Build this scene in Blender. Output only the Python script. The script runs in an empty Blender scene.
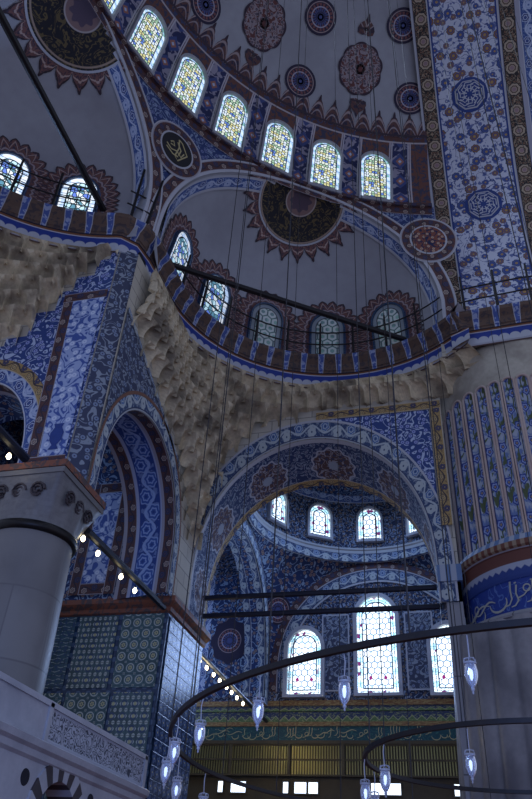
import bpy, bmesh, math, random
from mathutils import Vector, Matrix
random.seed(7)
PI = math.pi
sc = bpy.context.scene
COL = sc.collection
FLOOR = -1.6            # everything is laid out from the photographer's eye; the floor is 1.6 m below it
D2R = PI / 180
sin, cos, sqrt, atan2 = math.sin, math.cos, math.sqrt, math.atan2

# ------------------------------------------------------------------ materials
T = None
class S_:
    def __init__(s, o): s.o = o
    def __add__(a, b): return M('ADD', a, b)
    __radd__ = __add__
    def __sub__(a, b): return M('SUBTRACT', a, b)
    def __rsub__(a, b): return M('SUBTRACT', b, a)
    def __mul__(a, b): return M('MULTIPLY', a, b)
    __rmul__ = __mul__
    def __truediv__(a, b): return M('DIVIDE', a, b)
def link(x, sock):
    if isinstance(x, S_): T.links.new(x.o, sock)
    elif isinstance(x, (tuple, list)): sock.default_value = (*x, 1) if len(x) == 3 and len(sock.default_value) == 4 else x
    else: sock.default_value = x
def M(op, *a):
    n = T.nodes.new('ShaderNodeMath'); n.operation = op
    for i, x in enumerate(a): link(x, n.inputs[i])
    return S_(n.outputs[0])
def frac(x): return M('FRACT', x)
def ab(x): return M('ABSOLUTE', x)
def mn(a, b): return M('MINIMUM', a, b)
def mx(a, b): return M('MAXIMUM', a, b)
def sm(x, a, b):
    if a > b: return 1 - sm(x, b, a)
    n = T.nodes.new('ShaderNodeMapRange'); n.interpolation_type = 'SMOOTHSTEP'
    link(x, n.inputs[0]); n.inputs[1].default_value = a; n.inputs[2].default_value = b
    return S_(n.outputs[0])
def line(x, c, w, s=.35): return sm(ab(x - c), w * (1 + s), w * (1 - s))
def mix(f, a, b):
    n = T.nodes.new('ShaderNodeMix'); n.data_type = 'RGBA'
    link(f, n.inputs[0]); link(a, n.inputs[6]); link(b, n.inputs[7])
    return S_(n.outputs[2])
def vec(x, y, z=0.):
    n = T.nodes.new('ShaderNodeCombineXYZ')
    for i, q in enumerate((x, y, z)): link(q, n.inputs[i])
    return S_(n.outputs[0])
def sep(v):
    n = T.nodes.new('ShaderNodeSeparateXYZ'); T.links.new(v.o, n.inputs[0])
    return [S_(n.outputs[i]) for i in range(3)]
def noise(v, scale, det=2., dist=0.):
    n = T.nodes.new('ShaderNodeTexNoise'); T.links.new(v.o, n.inputs['Vector'])
    n.inputs['Scale'].default_value = scale; n.inputs['Detail'].default_value = det; n.inputs['Distortion'].default_value = dist
    return S_(n.outputs[0])
def voro(v, scale, rnd=1., feat='F1'):
    n = T.nodes.new('ShaderNodeTexVoronoi'); n.voronoi_dimensions = '2D'; n.feature = feat
    T.links.new(v.o, n.inputs['Vector']); n.inputs['Scale'].default_value = scale; n.inputs['Randomness'].default_value = rnd
    return n
def uv():
    n = T.nodes.new('ShaderNodeUVMap'); n.uv_map = 'UVMap'
    return sep(S_(n.outputs[0]))[:2]
def objco():
    n = T.nodes.new('ShaderNodeTexCoord'); return S_(n.outputs['Object'])
def material(name, fn, rough=.65, metal=0., emit=None, bump=.0, spec=.35):
    global T
    m = bpy.data.materials.new(name); m.use_nodes = True; T = m.node_tree
    b = T.nodes['Principled BSDF']
    r = fn(); h = None
    if isinstance(r, tuple) and len(r) == 2: r, h = r
    link(r, b.inputs['Base Color']); b.inputs['Roughness'].default_value = rough; b.inputs['Metallic'].default_value = metal
    b.inputs['Specular IOR Level'].default_value = spec
    if emit:
        link(r, b.inputs['Emission Color']); b.inputs['Emission Strength'].default_value = emit
    if h is not None and bump:
        n = T.nodes.new('ShaderNodeBump'); n.inputs['Strength'].default_value = bump; n.inputs['Distance'].default_value = .05
        link(h, n.inputs['Height']); T.links.new(n.outputs[0], b.inputs['Normal'])
    return m

NAVY = (.012, .02, .07); BLUE = (.03, .062, .22); MID = (.09, .17, .40); PALE = (.45, .52, .68); CREAM = (.62, .58, .46)
WHITE = (.66, .70, .80); BRICK = (.26, .07, .045); OCHRE = (.42, .27, .10); TEAL = (.05, .17, .23); BLACK = (.008, .008, .011)
GREEN = (.07, .15, .08); GOLD = (.55, .42, .14); LILAC = (.30, .34, .62)

def flowers(u, v, s, bg, c1, c2, ctr, vine, leaf, rnd=.75, size=.36):
    """vines and leaves under many-petalled flowers on a jittered lattice"""
    p = vec(u, v)
    n1 = noise(p, s * .9, 1.5, .8)
    c = mix(sm(noise(p, s * 2.6, 1., .5), .57, .62), bg, leaf)
    c = mix(line(n1, .5, .012), c, vine)
    V = voro(p, s, rnd); d = S_(V.outputs['Distance'])
    px, py, _ = sep(S_(V.outputs['Position']))
    cr, cg, _ = sep(S_(V.outputs['Color']))
    ang = M('ARCTAN2', v - py, u - px)
    rad = (M('SINE', ang * 8) * .06 + .9) * (cr * .45 + .55) * size
    q = d / rad
    col = mix(sm(cg, .45, .55), c1, c2)
    c = mix(sm(q, 1.12, 1.02), c, mix(sm(cr, .4, .5), vine, NAVY))
    c = mix(sm(q, .98, .9), c, col)
    c = mix(line(q, .55, .1), c, vine)
    return mix(sm(q, .36, .28), c, ctr)
def scroll(u, v, s, bg, fg, fg2, k=15., w=.35):
    """dense curling arabesque"""
    p = vec(u, v)
    n1 = noise(p, s, 1.2, 1.2)
    c = mix(sm(M('SINE', n1 * (k * 2)), w, w + .3), bg, fg)
    V = voro(p, s * 1.4, .8); d = S_(V.outputs['Distance'])
    c = mix(sm(d, .33, .27), c, bg)
    c = mix(sm(d, .24, .18), c, fg2)
    return mix(sm(d, .09, .05), c, bg)
def vineband(u, v, w, per, bg, vine, fl1, fl2, edge, edge2=None):
    """a border: waving stem, flowers in the bends, edge lines; v runs 0..w"""
    t = v / w; a = u * (1 / per)
    st = M('SINE', a * (2 * PI)) * .2 + .5
    c = mix(sm(noise(vec(u, v), 5 / w, 1., .8), .53, .6), bg, mix(.5, bg, vine))
    c = mix(line(t, st, .05) if not isinstance(st, S_) else sm(ab(t - st), .075, .04), c, vine)
    for ph, cy, col in ((.25, .36, fl1), (.75, .64, fl2)):
        du = (frac(a - ph + .5) - .5) * per; dv = (t - cy) * w
        r = M('SQRT', du * du + dv * dv) / (w * .27)
        an = M('ARCTAN2', dv, du)
        r = r * (1 + M('SINE', an * 6) * .1)
        c = mix(sm(r, 1.15, 1.0), c, vine); c = mix(sm(r, .95, .85), c, col); c = mix(line(r, .5, .1), c, vine); c = mix(sm(r, .25, .15), c, bg)
    c = mix(sm(mn(t, 1 - t), .13, .10), c, edge2 or bg)
    return mix(sm(mn(t, 1 - t), .075, .05), c, edge)
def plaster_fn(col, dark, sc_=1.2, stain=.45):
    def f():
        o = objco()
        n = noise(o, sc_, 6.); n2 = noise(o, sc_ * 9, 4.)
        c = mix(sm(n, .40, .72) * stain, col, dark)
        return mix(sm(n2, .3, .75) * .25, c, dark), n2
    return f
def course_fn(col, dark, joint, w=.9, h=.42):
    def f():
        u, v = uv()
        row = M('FLOOR', v / h); a = u / w + row * .5
        e = mn(mn(frac(a), 1 - frac(a)) * w, mn(frac(v / h), 1 - frac(v / h)) * h)
        tone = S_(voro(vec(M('FLOOR', a), row), 1., 0.).outputs['Color'])
        c = mix(sep(tone)[0] * .3, col, dark)
        c = mix(sm(noise(vec(u, v), .8, 6.), .42, .75) * .5, c, dark)
        return mix(sm(e, .022, .01), c, joint), sm(e, .0, .03)
    return f
mats = {}
def m(name, fn, **k):
    mats[name] = material(name, fn, **k); return mats[name]
m('dome_plaster', plaster_fn((.37, .38, .42), (.25, .25, .28), .35, .6), rough=.8)
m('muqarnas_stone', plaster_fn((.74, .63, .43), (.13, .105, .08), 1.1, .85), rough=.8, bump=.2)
m('collar_plaster', plaster_fn((.50, .46, .38), (.22, .19, .16), .9, .9), rough=.8)
m('wall_stone', course_fn((.54, .50, .41), (.34, .31, .27), (.28, .26, .23)), rough=.8, bump=.2)
m('marble', course_fn((.21, .205, .205), (.115, .11, .115), (.14, .135, .14), 2.9, 1.35), rough=.45, bump=.05)
m('pier_stone', plaster_fn((.30, .29, .30), (.13, .125, .14), .8, .9), rough=.42)
m('marble_pale', plaster_fn((.46, .47, .52), (.30, .31, .36), 1.4, .7), rough=.4)
m('stone_grey', course_fn((.30, .30, .32), (.18, .18, .20), (.10, .10, .11), .7, 1.1), rough=.5)
m('iron', plaster_fn((.014, .014, .018), (.03, .022, .018), 4., .5), rough=.5, metal=.3)
m('bronze', plaster_fn((.02, .02, .022), (.04, .035, .03), 3., .5), rough=.4, metal=.6)
m('dark_void', plaster_fn((.02, .02, .03), (.01, .01, .015)), rough=.9)  # near-black colour that stands in for the shade of hollows
m('floor_carpet', lambda: (lambda u_, v_: flowers(u_, v_, .9, (.22, .03, .03), (.04, .05, .2), (.5, .4, .25), CREAM, (.4, .25, .1), (.1, .03, .05)))(*uv()), rough=.95)
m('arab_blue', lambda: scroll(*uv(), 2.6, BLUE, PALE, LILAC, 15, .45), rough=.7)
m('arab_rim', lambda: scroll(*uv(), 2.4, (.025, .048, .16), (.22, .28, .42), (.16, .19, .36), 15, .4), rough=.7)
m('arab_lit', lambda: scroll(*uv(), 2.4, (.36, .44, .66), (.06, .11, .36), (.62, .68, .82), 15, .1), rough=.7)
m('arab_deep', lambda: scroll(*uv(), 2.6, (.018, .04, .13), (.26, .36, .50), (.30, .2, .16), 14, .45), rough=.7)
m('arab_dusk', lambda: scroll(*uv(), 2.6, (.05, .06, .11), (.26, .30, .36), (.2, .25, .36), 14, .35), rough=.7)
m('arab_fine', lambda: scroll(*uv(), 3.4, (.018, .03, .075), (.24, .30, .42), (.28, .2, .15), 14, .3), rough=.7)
m('arab_red', lambda: scroll(*uv(), 3.2, (.20, .065, .045), NAVY, (.44, .34, .27), 14, .1), rough=.7)
m('arch_floral', lambda: flowers(*uv(), 2.5, (.58, .61, .72), (.07, .11, .32), (.27, .14, .075), OCHRE, (.05, .08, .25), (.13, .17, .38), .9, .45), rough=.7)
def soffit_fn():
    u, v = uv()
    c = scroll(u, v, 3.0, (.022, .042, .13), (.24, .29, .38), (.22, .24, .32), 15, .35)
    red = scroll(u, v, 3.4, (.095, .05, .055), (.30, .29, .34), (.03, .05, .14), 15, .3)
    du = (frac(u / 2.3) - .5) * 2.3; dv = v - .95; an = M('ARCTAN2', dv, du)
    r = M('SQRT', du * du + dv * dv) * (1 + M('SINE', an * 12) * .06)
    c = mix(sm(r, .74, .66), c, red); c = mix(line(r, .70, .03), c, (.40, .42, .5)); return mix(sm(r, .2, .16), c, (.30, .34, .42))
m('soffit_floral', soffit_fn, rough=.7)
def archborder_fn():
    u, v = uv(); w = .60
    c = scroll(u, v, 5.5, (.03, .026, .026), (.34, .25, .17), (.25, .13, .08), 14, .25)
    du = (frac(u / .78) - .5) * .78; dv = v - w / 2; an = M('ARCTAN2', dv, du)
    r = M('SQRT', du * du + dv * dv) * (1 + M('SINE', an * 8) * .05)
    c = mix(sm(r, .25, .235), c, (.02, .02, .024)); c = mix(sm(r, .215, .20), c, (.42, .34, .25)); c = mix(line(r, .12, .02), c, (.10, .06, .05)); c = mix(sm(r, .085, .07), c, (.30, .2, .22))
    e = mn(v, w - v); c = mix(sm(e, .06, .05), c, (.03, .03, .04)); return mix(sm(e, .035, .025), c, (.36, .36, .44))
m('arch_border', archborder_fn, rough=.7)
m('red_border', lambda: (lambda u, v: vineband(u, v, .34, .62, (.105, .046, .042), (.035, .03, .05), (.42, .33, .28), (.05, .05, .12), (.36, .34, .38)))(*uv()), rough=.7)
m('blue_border', lambda: (lambda u, v: vineband(u, v, .5, .8, (.05, .10, .30), (.46, .53, .68), (.03, .05, .19), (.34, .41, .6), (.52, .54, .6)))(*uv()), rough=.7)
m('leaf_border', lambda: (lambda u, v: vineband(u, v, .5, .9, (.04, .07, .16), (.42, .47, .50), (.42, .46, .46), (.07, .15, .35), (.40, .42, .45), (.03, .04, .1)))(*uv()), rough=.7)
m('gold_border', lambda: (lambda u, v: vineband(u, v, .34, .7, (.40, .27, .11), (.05, .04, .05), (.52, .38, .18), (.08, .08, .16), (.52, .46, .36)))(*uv()), rough=.7)
m('circle_border', lambda: (lambda u, v: vineband(u, v, .8, .95, (.025, .06, .25), (.30, .40, .65), (.05, .11, .36), (.04, .1, .36), (.38, .42, .58)))(*uv()), rough=.7)
m('white_line', lambda: (.46, .47, .52), rough=.7)
m('brown_line', lambda: (.20, .10, .07), rough=.7)
m('blue_paint', plaster_fn((.03, .065, .26), (.02, .035, .15), 2.), rough=.7)

def corn_fn():
    u, v = uv()                                   # v: metres up the profile (0 .. ~1.75)
    t = frac(u / .62)
    scal = M('SQRT', mx(.0, .25 - (frac(u / .31) - .5) * (frac(u / .31) - .5))) * .26
    b = mix(sm(v - .20 - scal, -.015, .015), (.44, .46, .52), (.02, .045, .26))        # blue crenels above a white strip
    hw = .10 + (v - .6) * .11
    cor = mix(sm(ab(t - .5) - hw, .02, -.01), (.12, .075, .055), (.065, .11, .34))           # brown bays, blue brackets
    V = noise(vec(u, v), 6., 1., 1.)
    cor = mix(sm(V, .52, .6) * .8, cor, mix(sm(ab(t - .5) - hw, .02, -.01), (.05, .04, .05), (.36, .42, .6)))
    cor = mix(line(ab(t - .5) - hw, .0, .02), cor, (.40, .40, .44))
    c = mix(sm(v, .50, .52), b, (.26, .12, .06)); c = mix(sm(v, .60, .62), c, cor); c = mix(sm(v, 1.36, 1.38), c, (.05, .09, .30)); c = mix(sm(v, 1.5, 1.52), c, (.50, .52, .58))
    c = mix(line(v, .51, .018), c, (.5, .5, .56)); c = mix(line(v, .61, .018), c, (.02, .02, .04))
    return mix(sm(v, .05, .03), c, (.10, .06, .05))
m('cornice_paint', corn_fn, rough=.65)
def drum_fn():
    u, v = uv()                                   # u in degrees of the drum, v in metres above its sill
    t = ab(frac((u - 1.9) / 10.) - .5)            # .5 under a window's middle, 0 between two
    p = vec(u * .2, v)
    fl = mix(sm(noise(p, 3.2, 1., 1.2), .5, .56), (.02, .028, .10), (.30, .28, .36))
    mo = ab(frac(v * 1.1 + .2) - .5) + t * 2.4
    fl = mix(sm(mo, .40, .36), fl, (.05, .075, .22)); fl = mix(sm(mo, .22, .18), fl, (.34, .15, .11)); fl = mix(sm(mo, .1, .07), fl, PALE)
    pier = mix(line(t, .165, .012), fl, (.48, .46, .52))
    field = mix(sm(noise(p, 6., 1., 1.), .5, .56), (.15, .065, .05), (.05, .05, .09))
    field = mix(line(t, .205, .014), field, (.46, .42, .46))
    c = mix(sm(t, .18, .19), pier, field)
    top = mix(sm(noise(p, 5., 1., 1.), .5, .56), (.10, .045, .04), (.05, .06, .13))
    c = mix(sm(v, 2.86, 2.88), c, top)
    return mix(line(v, 2.87, .03), mix(sm(v, .08, .06), c, (.4, .42, .55)), (.44, .4, .42))
m('drum_paint', drum_fn, rough=.7)
def fringe_fn():
    u, v = uv(); t = ab(frac(u) - .5) * 2
    c = mix(sm(noise(vec(u, v), 5., 1., 1.2), .5, .57), (.12, .058, .055), (.035, .03, .06))
    q = v + t * t * .45
    c = mix(line(q, .60, .045), c, (.34, .27, .27)); c = mix(line(q, .34, .03), c, (.30, .25, .27)); c = mix(sm(q, .68, .72), c, (.05, .03, .045))
    return mix(line(v, .06, .04), c, (.05, .035, .05))
m('fringe_paint', fringe_fn, rough=.75)
def roundel_fn(R, dark, red, pat, k=10):
    def f():
        a, b = uv(); r = M('SQRT', a * a + b * b) / R; th = M('ARCTAN2', b, a)
        pet = M('SINE', th * k)
        c = mix(sm(pet * .12 + r, .55, .6), pat, red)
        c = mix(sm(M('SINE', th * (k * 2)) * .3 + noise(vec(a, b), 5. / R, 1., 1.), .55, .62), c, dark)
        c = mix(line(r, .62, .035), c, (.40, .38, .46)); c = mix(line(r, .3, .03), c, dark); c = mix(sm(r, .2, .17), c, pat)
        c = mix(sm(r, .84, .86), c, dark)
        return mix(line(r, .93, .03), c, (.36, .27, .27))
    return f
m('roundel_paint', roundel_fn(.55, (.03, .025, .055), (.20, .075, .075), (.07, .09, .24)), rough=.75)
def lobed_fn():
    u, v = uv(); c = scroll(ab(u), v, 3.6, (.30, .25, .27), (.13, .045, .045), (.04, .03, .06), 15, .0)
    r = M('SQRT', u * u * 1.3 + v * v * .95); return mix(sm(r, .86, .90), c, (.045, .028, .045))
m('lobed_paint', lobed_fn, rough=.75)
def scriptdisc_fn(R):
    def f():
        a, b = uv(); r = M('SQRT', a * a + b * b) / R; th = M('ARCTAN2', b, a)
        w = noise(vec(a, b), 2.2, 2., 1.5)
        g = sm(M('SINE', w * 34 + r * 16), .5, .75)
        c = mix(g * .75, (.012, .012, .018), (.16, .115, .045))
        c = mix(sm(r, .345, .335), c, (.24, .15, .14)); 
        c = mix(sm(M('SINE', th * 8) * .03 + r, .24, .22), c, (.10, .07, .10)); c = mix(line(r, .34, .015), c, (.42, .36, .34))
        return mix(line(r, .97, .02), c, (.35, .26, .2))
    return f
def fdisc_fn():
    u, v = uv(); t = ab(frac(u) - .5) * 2
    c = mix(sm(noise(vec(u * 1.3, v * 2), 5., 1., 1.), .5, .58), (.20, .095, .085), (.06, .045, .07))
    c = mix(line(v - t * .25, .48, .05), c, (.46, .34, .30)); c = mix(sm(v, .80, .86), c, (.045, .03, .04)); return mix(sm(v, .12, .08), c, (.05, .07, .16))
m('fringe_disc', fdisc_fn, rough=.75)
m('script_disc', scriptdisc_fn(1.55), rough=.6)
m('small_disc', lambda: (.012, .012, .016), rough=.55)
m('red_floral', lambda: flowers(*uv(), 2.6, (.25, .10, .10), (.05, .06, .16), (.40, .28, .26), OCHRE, (.42, .32, .32), (.06, .05, .1), .7, .36), rough=.75)
def winfringe_fn():
    u, v = uv(); t = ab(frac(u) - .5) * 2         # u around the window, v outwards 0..1
    c = mix(sm(noise(vec(u, v * 2), 4., 1., 1.), .5, .58), (.17, .078, .068), (.05, .042, .075))
    c = mix(line(v + t * .3, .80, .05), c, (.36, .27, .25)); c = mix(line(v, .34, .05), c, (.34, .28, .3)); c = mix(sm(v, .88, .93), c, (.05, .035, .045))
    return mix(sm(v, .10, .07), c, (.06, .08, .17))
m('window_fringe', winfringe_fn, rough=.75)
m('gold_script', lambda: (.50, .43, .22), rough=.5, metal=.2)
m('band_script', lambda: (.40, .40, .36), rough=.5)
m('white_script', lambda: (.52, .54, .60), rough=.6)
m('band_blue', lambda: (lambda u, v: mix(line(noise(vec(u, v), 2.2, 1., 1.5), .5, .02), (.02, .05, .27), (.09, .16, .42)))(*uv()), rough=.5)
m('band_green', lambda: (lambda u, v: mix(line(noise(vec(u, v), 2.6, 1., 1.5), .5, .02), (.012, .07, .085), (.05, .16, .13)))(*uv()), rough=.5)

def tile_fn(kind, tone, W=(.40, .45, .42)):
    def f():
        u, v = uv(); s = .30
        a = frac(u / s) - .5; b = frac(v / s) - .5; r = M('SQRT', a * a + b * b); th = M('ARCTAN2', b, a)
        bg = mix(sm(noise(vec(u, v), 1.5, 3.), .4, .7), tone, tuple(x * .6 for x in tone))
        Y = (.42, .40, .22)
        if kind == 0:
            c = mix(line(r, .34, .045), bg, W); c = mix(sm(r + M('SINE', th * 6) * .04, .2, .17), c, Y); c = mix(sm(r, .08, .05), c, bg)
            c = mix(sm(ab(a) + ab(b), .84, .88), c, W)
        elif kind == 1:
            w = M('SINE', (u + v) * (2 * PI / s)) * M('SINE', (u - v) * (2 * PI / s))
            c = mix(sm(w, .15, .35), bg, W); c = mix(line(r, .26, .05), c, (.03, .06, .14)); c = mix(sm(r, .16, .12), c, Y)
        elif kind == 2:
            c = mix(sm(ab(M('SINE', v * (PI / .11)) + M('SINE', u * (PI / .15)) * .5), .3, .1), bg, W); c = mix(sm(noise(vec(u, v), 12., 1.), .5, .6), c, (.04, .08, .16))
        else:
            c = mix(sm(M('SINE', th * 4) * .1 + r, .36, .3), bg, W); c = mix(sm(r, .22, .18), c, (.05, .1, .25)); c = mix(sm(r, .1, .07), c, Y)
        e = mn(mn(frac(u / s), 1 - frac(u / s)), mn(frac(v / s), 1 - frac(v / s)))
        return mix(sm(e, .03, .012), c, tuple(x * .5 for x in tone)), sm(e, 0., .04)
    return f
m('tile_rings', tile_fn(0, (.06, .13, .15)), rough=.28, bump=.15)
m('tile_lattice', tile_fn(1, (.07, .13, .15)), rough=.28, bump=.15)
m('tile_rows', tile_fn(2, (.05, .11, .15)), rough=.28, bump=.15)
m('tile_stars', tile_fn(3, (.025, .05, .13), (.09, .14, .27)), rough=.26, bump=.35, spec=.16)
m('tile_edge', lambda: (lambda u, v: mix(sm(M('SINE', u * 22) * M('SINE', v * 22), .1, .3), (.02, .045, .10), (.06, .11, .2)))(*uv()), rough=.25)
def flute_fn():
    u, v = uv()                                   # u -1..1 across the flute, v in metres
    p = vec(u * .22, v)
    st = M('SINE', v * 5.5) * .35
    c = mix(sm(noise(p, 5., 2., .6), .45, .6), (.42, .47, .55), (.15, .22, .44))
    c = mix(sm(noise(vec(u * .3, v * .8), 4., 1., 1.), .57, .62), c, (.10, .13, .06))
    c = mix(sm(ab(u - st), .14, .07), c, (.09, .12, .05))
    for ph, cx in ((0., .38), (.5, -.38)):
        b = (frac(v / 1.14 + ph) - .5) * 1.14; a = (u - cx) * .24
        r = M('SQRT', a * a + b * b); an = M('ARCTAN2', b, a)
        r = r * (1 + M('SINE', an * 5) * .12)
        c = mix(sm(r, .17, .14), c, (.03, .06, .30)); c = mix(line(r, .09, .02), c, (.30, .38, .62)); c = mix(sm(r, .045, .03), c, (.36, .26, .12))
    return mix(sm(ab(u), .80, .86), c, (.03, .045, .16))
m('flute_paint', flute_fn, rough=.65)
m('flute_ridge', plaster_fn((.54, .44, .40), (.42, .28, .24), 1.), rough=.7)
def cap_fn():
    u, v = uv()
    scal = ab(frac(u / .22) - .5) * .16
    c = mix(sm(v - .22 - scal, -.02, .02), (.03, .06, .24), (.40, .43, .52))
    c = mix(sm(v, .40, .42), c, (.16, .06, .045)); c = mix(sm(v, .74, .76), c, mix(sm(M('SINE', u * 30), -.3, .3), (.16, .06, .04), (.30, .22, .15)))
    c = mix(sm(v, .98, 1.0), c, mix(sm(M('SINE', u * 22), -.2, .2), (.36, .40, .48), (.12, .2, .36))); return mix(line(v, .75, .02), c, (.4, .4, .45))
m('pier_cap', cap_fn, rough=.6)
m('cap_red', lambda: (lambda u, v: mix(sm(noise(vec(u, v), 7., 1., 1.), .5, .58), (.24, .09, .055), (.10, .07, .07)))(*uv()), rough=.6)
m('tie_paint', lambda: (.012, .015, .03), rough=.45)
def pierced_fn():
    u, v = uv(); p = vec(u, v)
    n1 = noise(p, 7.5, 0., 1.0); h = M('SINE', n1 * 30)
    V = S_(voro(p, 8., .7).outputs['Distance'])
    k = mx(sm(h, .35, .6), sm(V, .36, .42)) * 0 + sm(h, .30, .55)
    e = mn(v - 2.13, 2.62 - v)
    k = k * sm(e, .05, .07)
    return mix(k, (.42, .44, .52), (.045, .05, .08)), 1 - k
m('pierced', pierced_fn, rough=.45, bump=.6)
m('stripe_dark', plaster_fn((.07, .055, .06), (.035, .03, .035), 2.), rough=.5)
m('screen_gold', lambda: (.34, .30, .12), rough=.35, metal=.6)
m('screen_wood', plaster_fn((.10, .075, .035), (.05, .035, .02), 2.), rough=.5)
def greenband_fn():
    u, v = uv()                                   # v 0..1
    t = ab(frac(u / .36) - .5) * 2
    c = mix(sm(v + t * .45, .62, .68), (.10, .17, .06), (.03, .045, .10)); c = mix(line(v + t * .45, .6, .05), c, (.36, .36, .2))
    return mix(sm(noise(vec(u, v), 8., 1., 1.), .55, .62) * .7, c, (.34, .36, .14))
m('green_band', greenband_fn, rough=.5)
m('redgold_band', lambda: (lambda u, v: mix(sm(noise(vec(u, v), 6., 1., 1.), .48, .56), (.22, .10, .04), (.34, .24, .09)))(*uv()), rough=.5)

# --- window glass: daylight behind coloured panes set in dark cames
def hexd(u, v, s):
    sx, sy = s, s * 1.732
    ax = (frac(u / sx) - .5) * sx; ay = (frac(v / sy) - .5) * sy
    bx = (frac(u / sx + .5) - .5) * sx; by = (frac(v / sy + .5) - .5) * sy
    f = M('GREATER_THAN', ax * ax + ay * ay, bx * bx + by * by)
    gx = ax + (bx - ax) * f; gy = ay + (by - ay) * f
    gx = ab(gx); gy = ab(gy)
    return mx(gx, gx * .5 + gy * .866) / (s * .5)
def glass(name, kind, w, h, em):
    def f():
        u, v = uv()                               # metres, u from the middle, v from the sill
        V = voro(vec(u, v), 7., .75); r, g, b = sep(S_(V.outputs['Color']))
        ed = S_(voro(vec(u, v), 7., .9, 'DISTANCE_TO_EDGE').outputs['Distance'])
        side = mn(w / 2 - ab(u), v)
        top = M('SQRT', u * u + mx(v - (h - w / 2), 0.) * mx(v - (h - w / 2), 0.))
        side = mn(side, w / 2 - top)
        if kind == 'hex':
            hd = hexd(u, v, .26)
            c = mix(sm(noise(vec(u, v), 3., 1.), .35, .65), (.92, .97, 1.), (.62, .84, 1.))
            c = mix(sm(hd, .80, .92), c, (.02, .06, .14))
            bor = mix(sm(M('SINE', v * 13), -.2, .2), (.45, .80, .95), (.80, .95, 1.)); bor = mix(sm(ed, .07, .03), bor, (.01, .03, .08))
            bor = mix(sm(r, .93, .95), bor, (.12, .02, .10))
            c = mix(sm(side, .215, .20), c, bor)
            vase = mn(ab(ab(u) - .3) * 3 + ab(v - .62) * 2.4, 2.)
            c = mix(sm(vase, .28, .22), c, (.16, .015, .10))
            c = mix(line(side, .21, .025), c, (.005, .01, .03)); c = mix(line(side, .10, .012), c, (.01, .02, .05))
        elif kind == 'gold':
            V2 = voro(vec(u, v), 9., .55); r, g, b = sep(S_(V2.outputs['Color']))
            ed = S_(voro(vec(u, v), 9., .55, 'DISTANCE_TO_EDGE').outputs['Distance'])
            c = mix(sm(r, .40, .42), (.80, .86, .70), (.66, .62, .28)); c = mix(sm(r, .66, .68), c, (.34, .52, .34)); c = mix(sm(g, .72, .74), c, (.82, .92, .98)); c = mix(sm(b, .88, .9), c, (.12, .22, .6))
            c = mix(sm(ed, .16, .08), c, (.02, .03, .05))
            bor = mix(sm(M('SINE', (u + v) * 20), -.2, .2), (.45, .66, .95), (.72, .86, 1.))
            bor = mix(sm(frac(v * 3.), .1, .04), bor, (.06, .12, .2)); bor = mix(sm(b, .8, .82), bor, (.2, .45, .4))
            c = mix(sm(side, .17, .15), c, bor); c = mix(line(side, .16, .018), c, (.02, .03, .06))
        elif kind == 'blue':
            c = mix(sm(r, .45, .47), (.60, .90, 1.), (.12, .30, .40)); c = mix(sm(g, .6, .62), c, (.88, .97, 1.)); c = mix(sm(b, .8, .82), c, (.15, .25, .75))
            c = mix(sm(ed, .13, .06), c, (.01, .02, .03))
            bor = mix(sm(frac(v * 4.5), .12, .06), mix(sm(r, .5, .52), (.55, .72, .98), (.85, .92, 1.)), (.02, .04, .08))
            c = mix(sm(side, .18, .16), c, bor); c = mix(line(side, .17, .02), c, (.01, .02, .03))
        else:                                     # dim plaster honeycomb with little light behind
            hd = hexd(u, v, .34)
            c = mix(sm(r, .5, .6), (.20, .36, .34), (.13, .22, .25)); c = mix(line(hd, .62, .2), c, (.42, .48, .52)); c = mix(sm(hd, .88, .96), c, (.06, .08, .11))
            c = mix(sm(side, .16, .14), c, (.16, .20, .26)); c = mix(line(side, .15, .02), c, (.05, .06, .08))
        return c
    return m(name, f, rough=.2, emit=em)
glass('glass_gold', 'gold', 1.15, 2.35, .95)
glass('glass_blue', 'blue', 1.0, 1.55, 1.1)
glass('glass_dim', 'dim', 1.1, 1.8, .10)
glass('glass_bluedim', 'blue', 1.1, 1.8, .6)
glass('glass_hexsmall', 'hex', 1.4, 2.65, 1.9)
glass('glass_hextall', 'hex', 1.6, 3.95, 1.9)
glass('glass_drum', 'hex', 1.0, 1.55, 1.5)
m('glass_low', lambda: (.72, .84, 1.), rough=.2, emit=2.2)
m('bulb_warm', lambda: (1., .86, .55), rough=.3, emit=9.)
m('lamp_glow', lambda: (.62, .74, 1.), rough=.3, emit=1.6)
def mk_glass():
    global T
    q = bpy.data.materials.new('lamp_glass'); q.use_nodes = True; T = q.node_tree; b = T.nodes['Principled BSDF']
    b.inputs['Base Color'].default_value = (.75, .82, 1., 1); b.inputs['Roughness'].default_value = .08
    b.inputs['Transmission Weight'].default_value = .75; b.inputs['IOR'].default_value = 1.25
    mats['lamp_glass'] = q
mk_glass()

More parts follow.
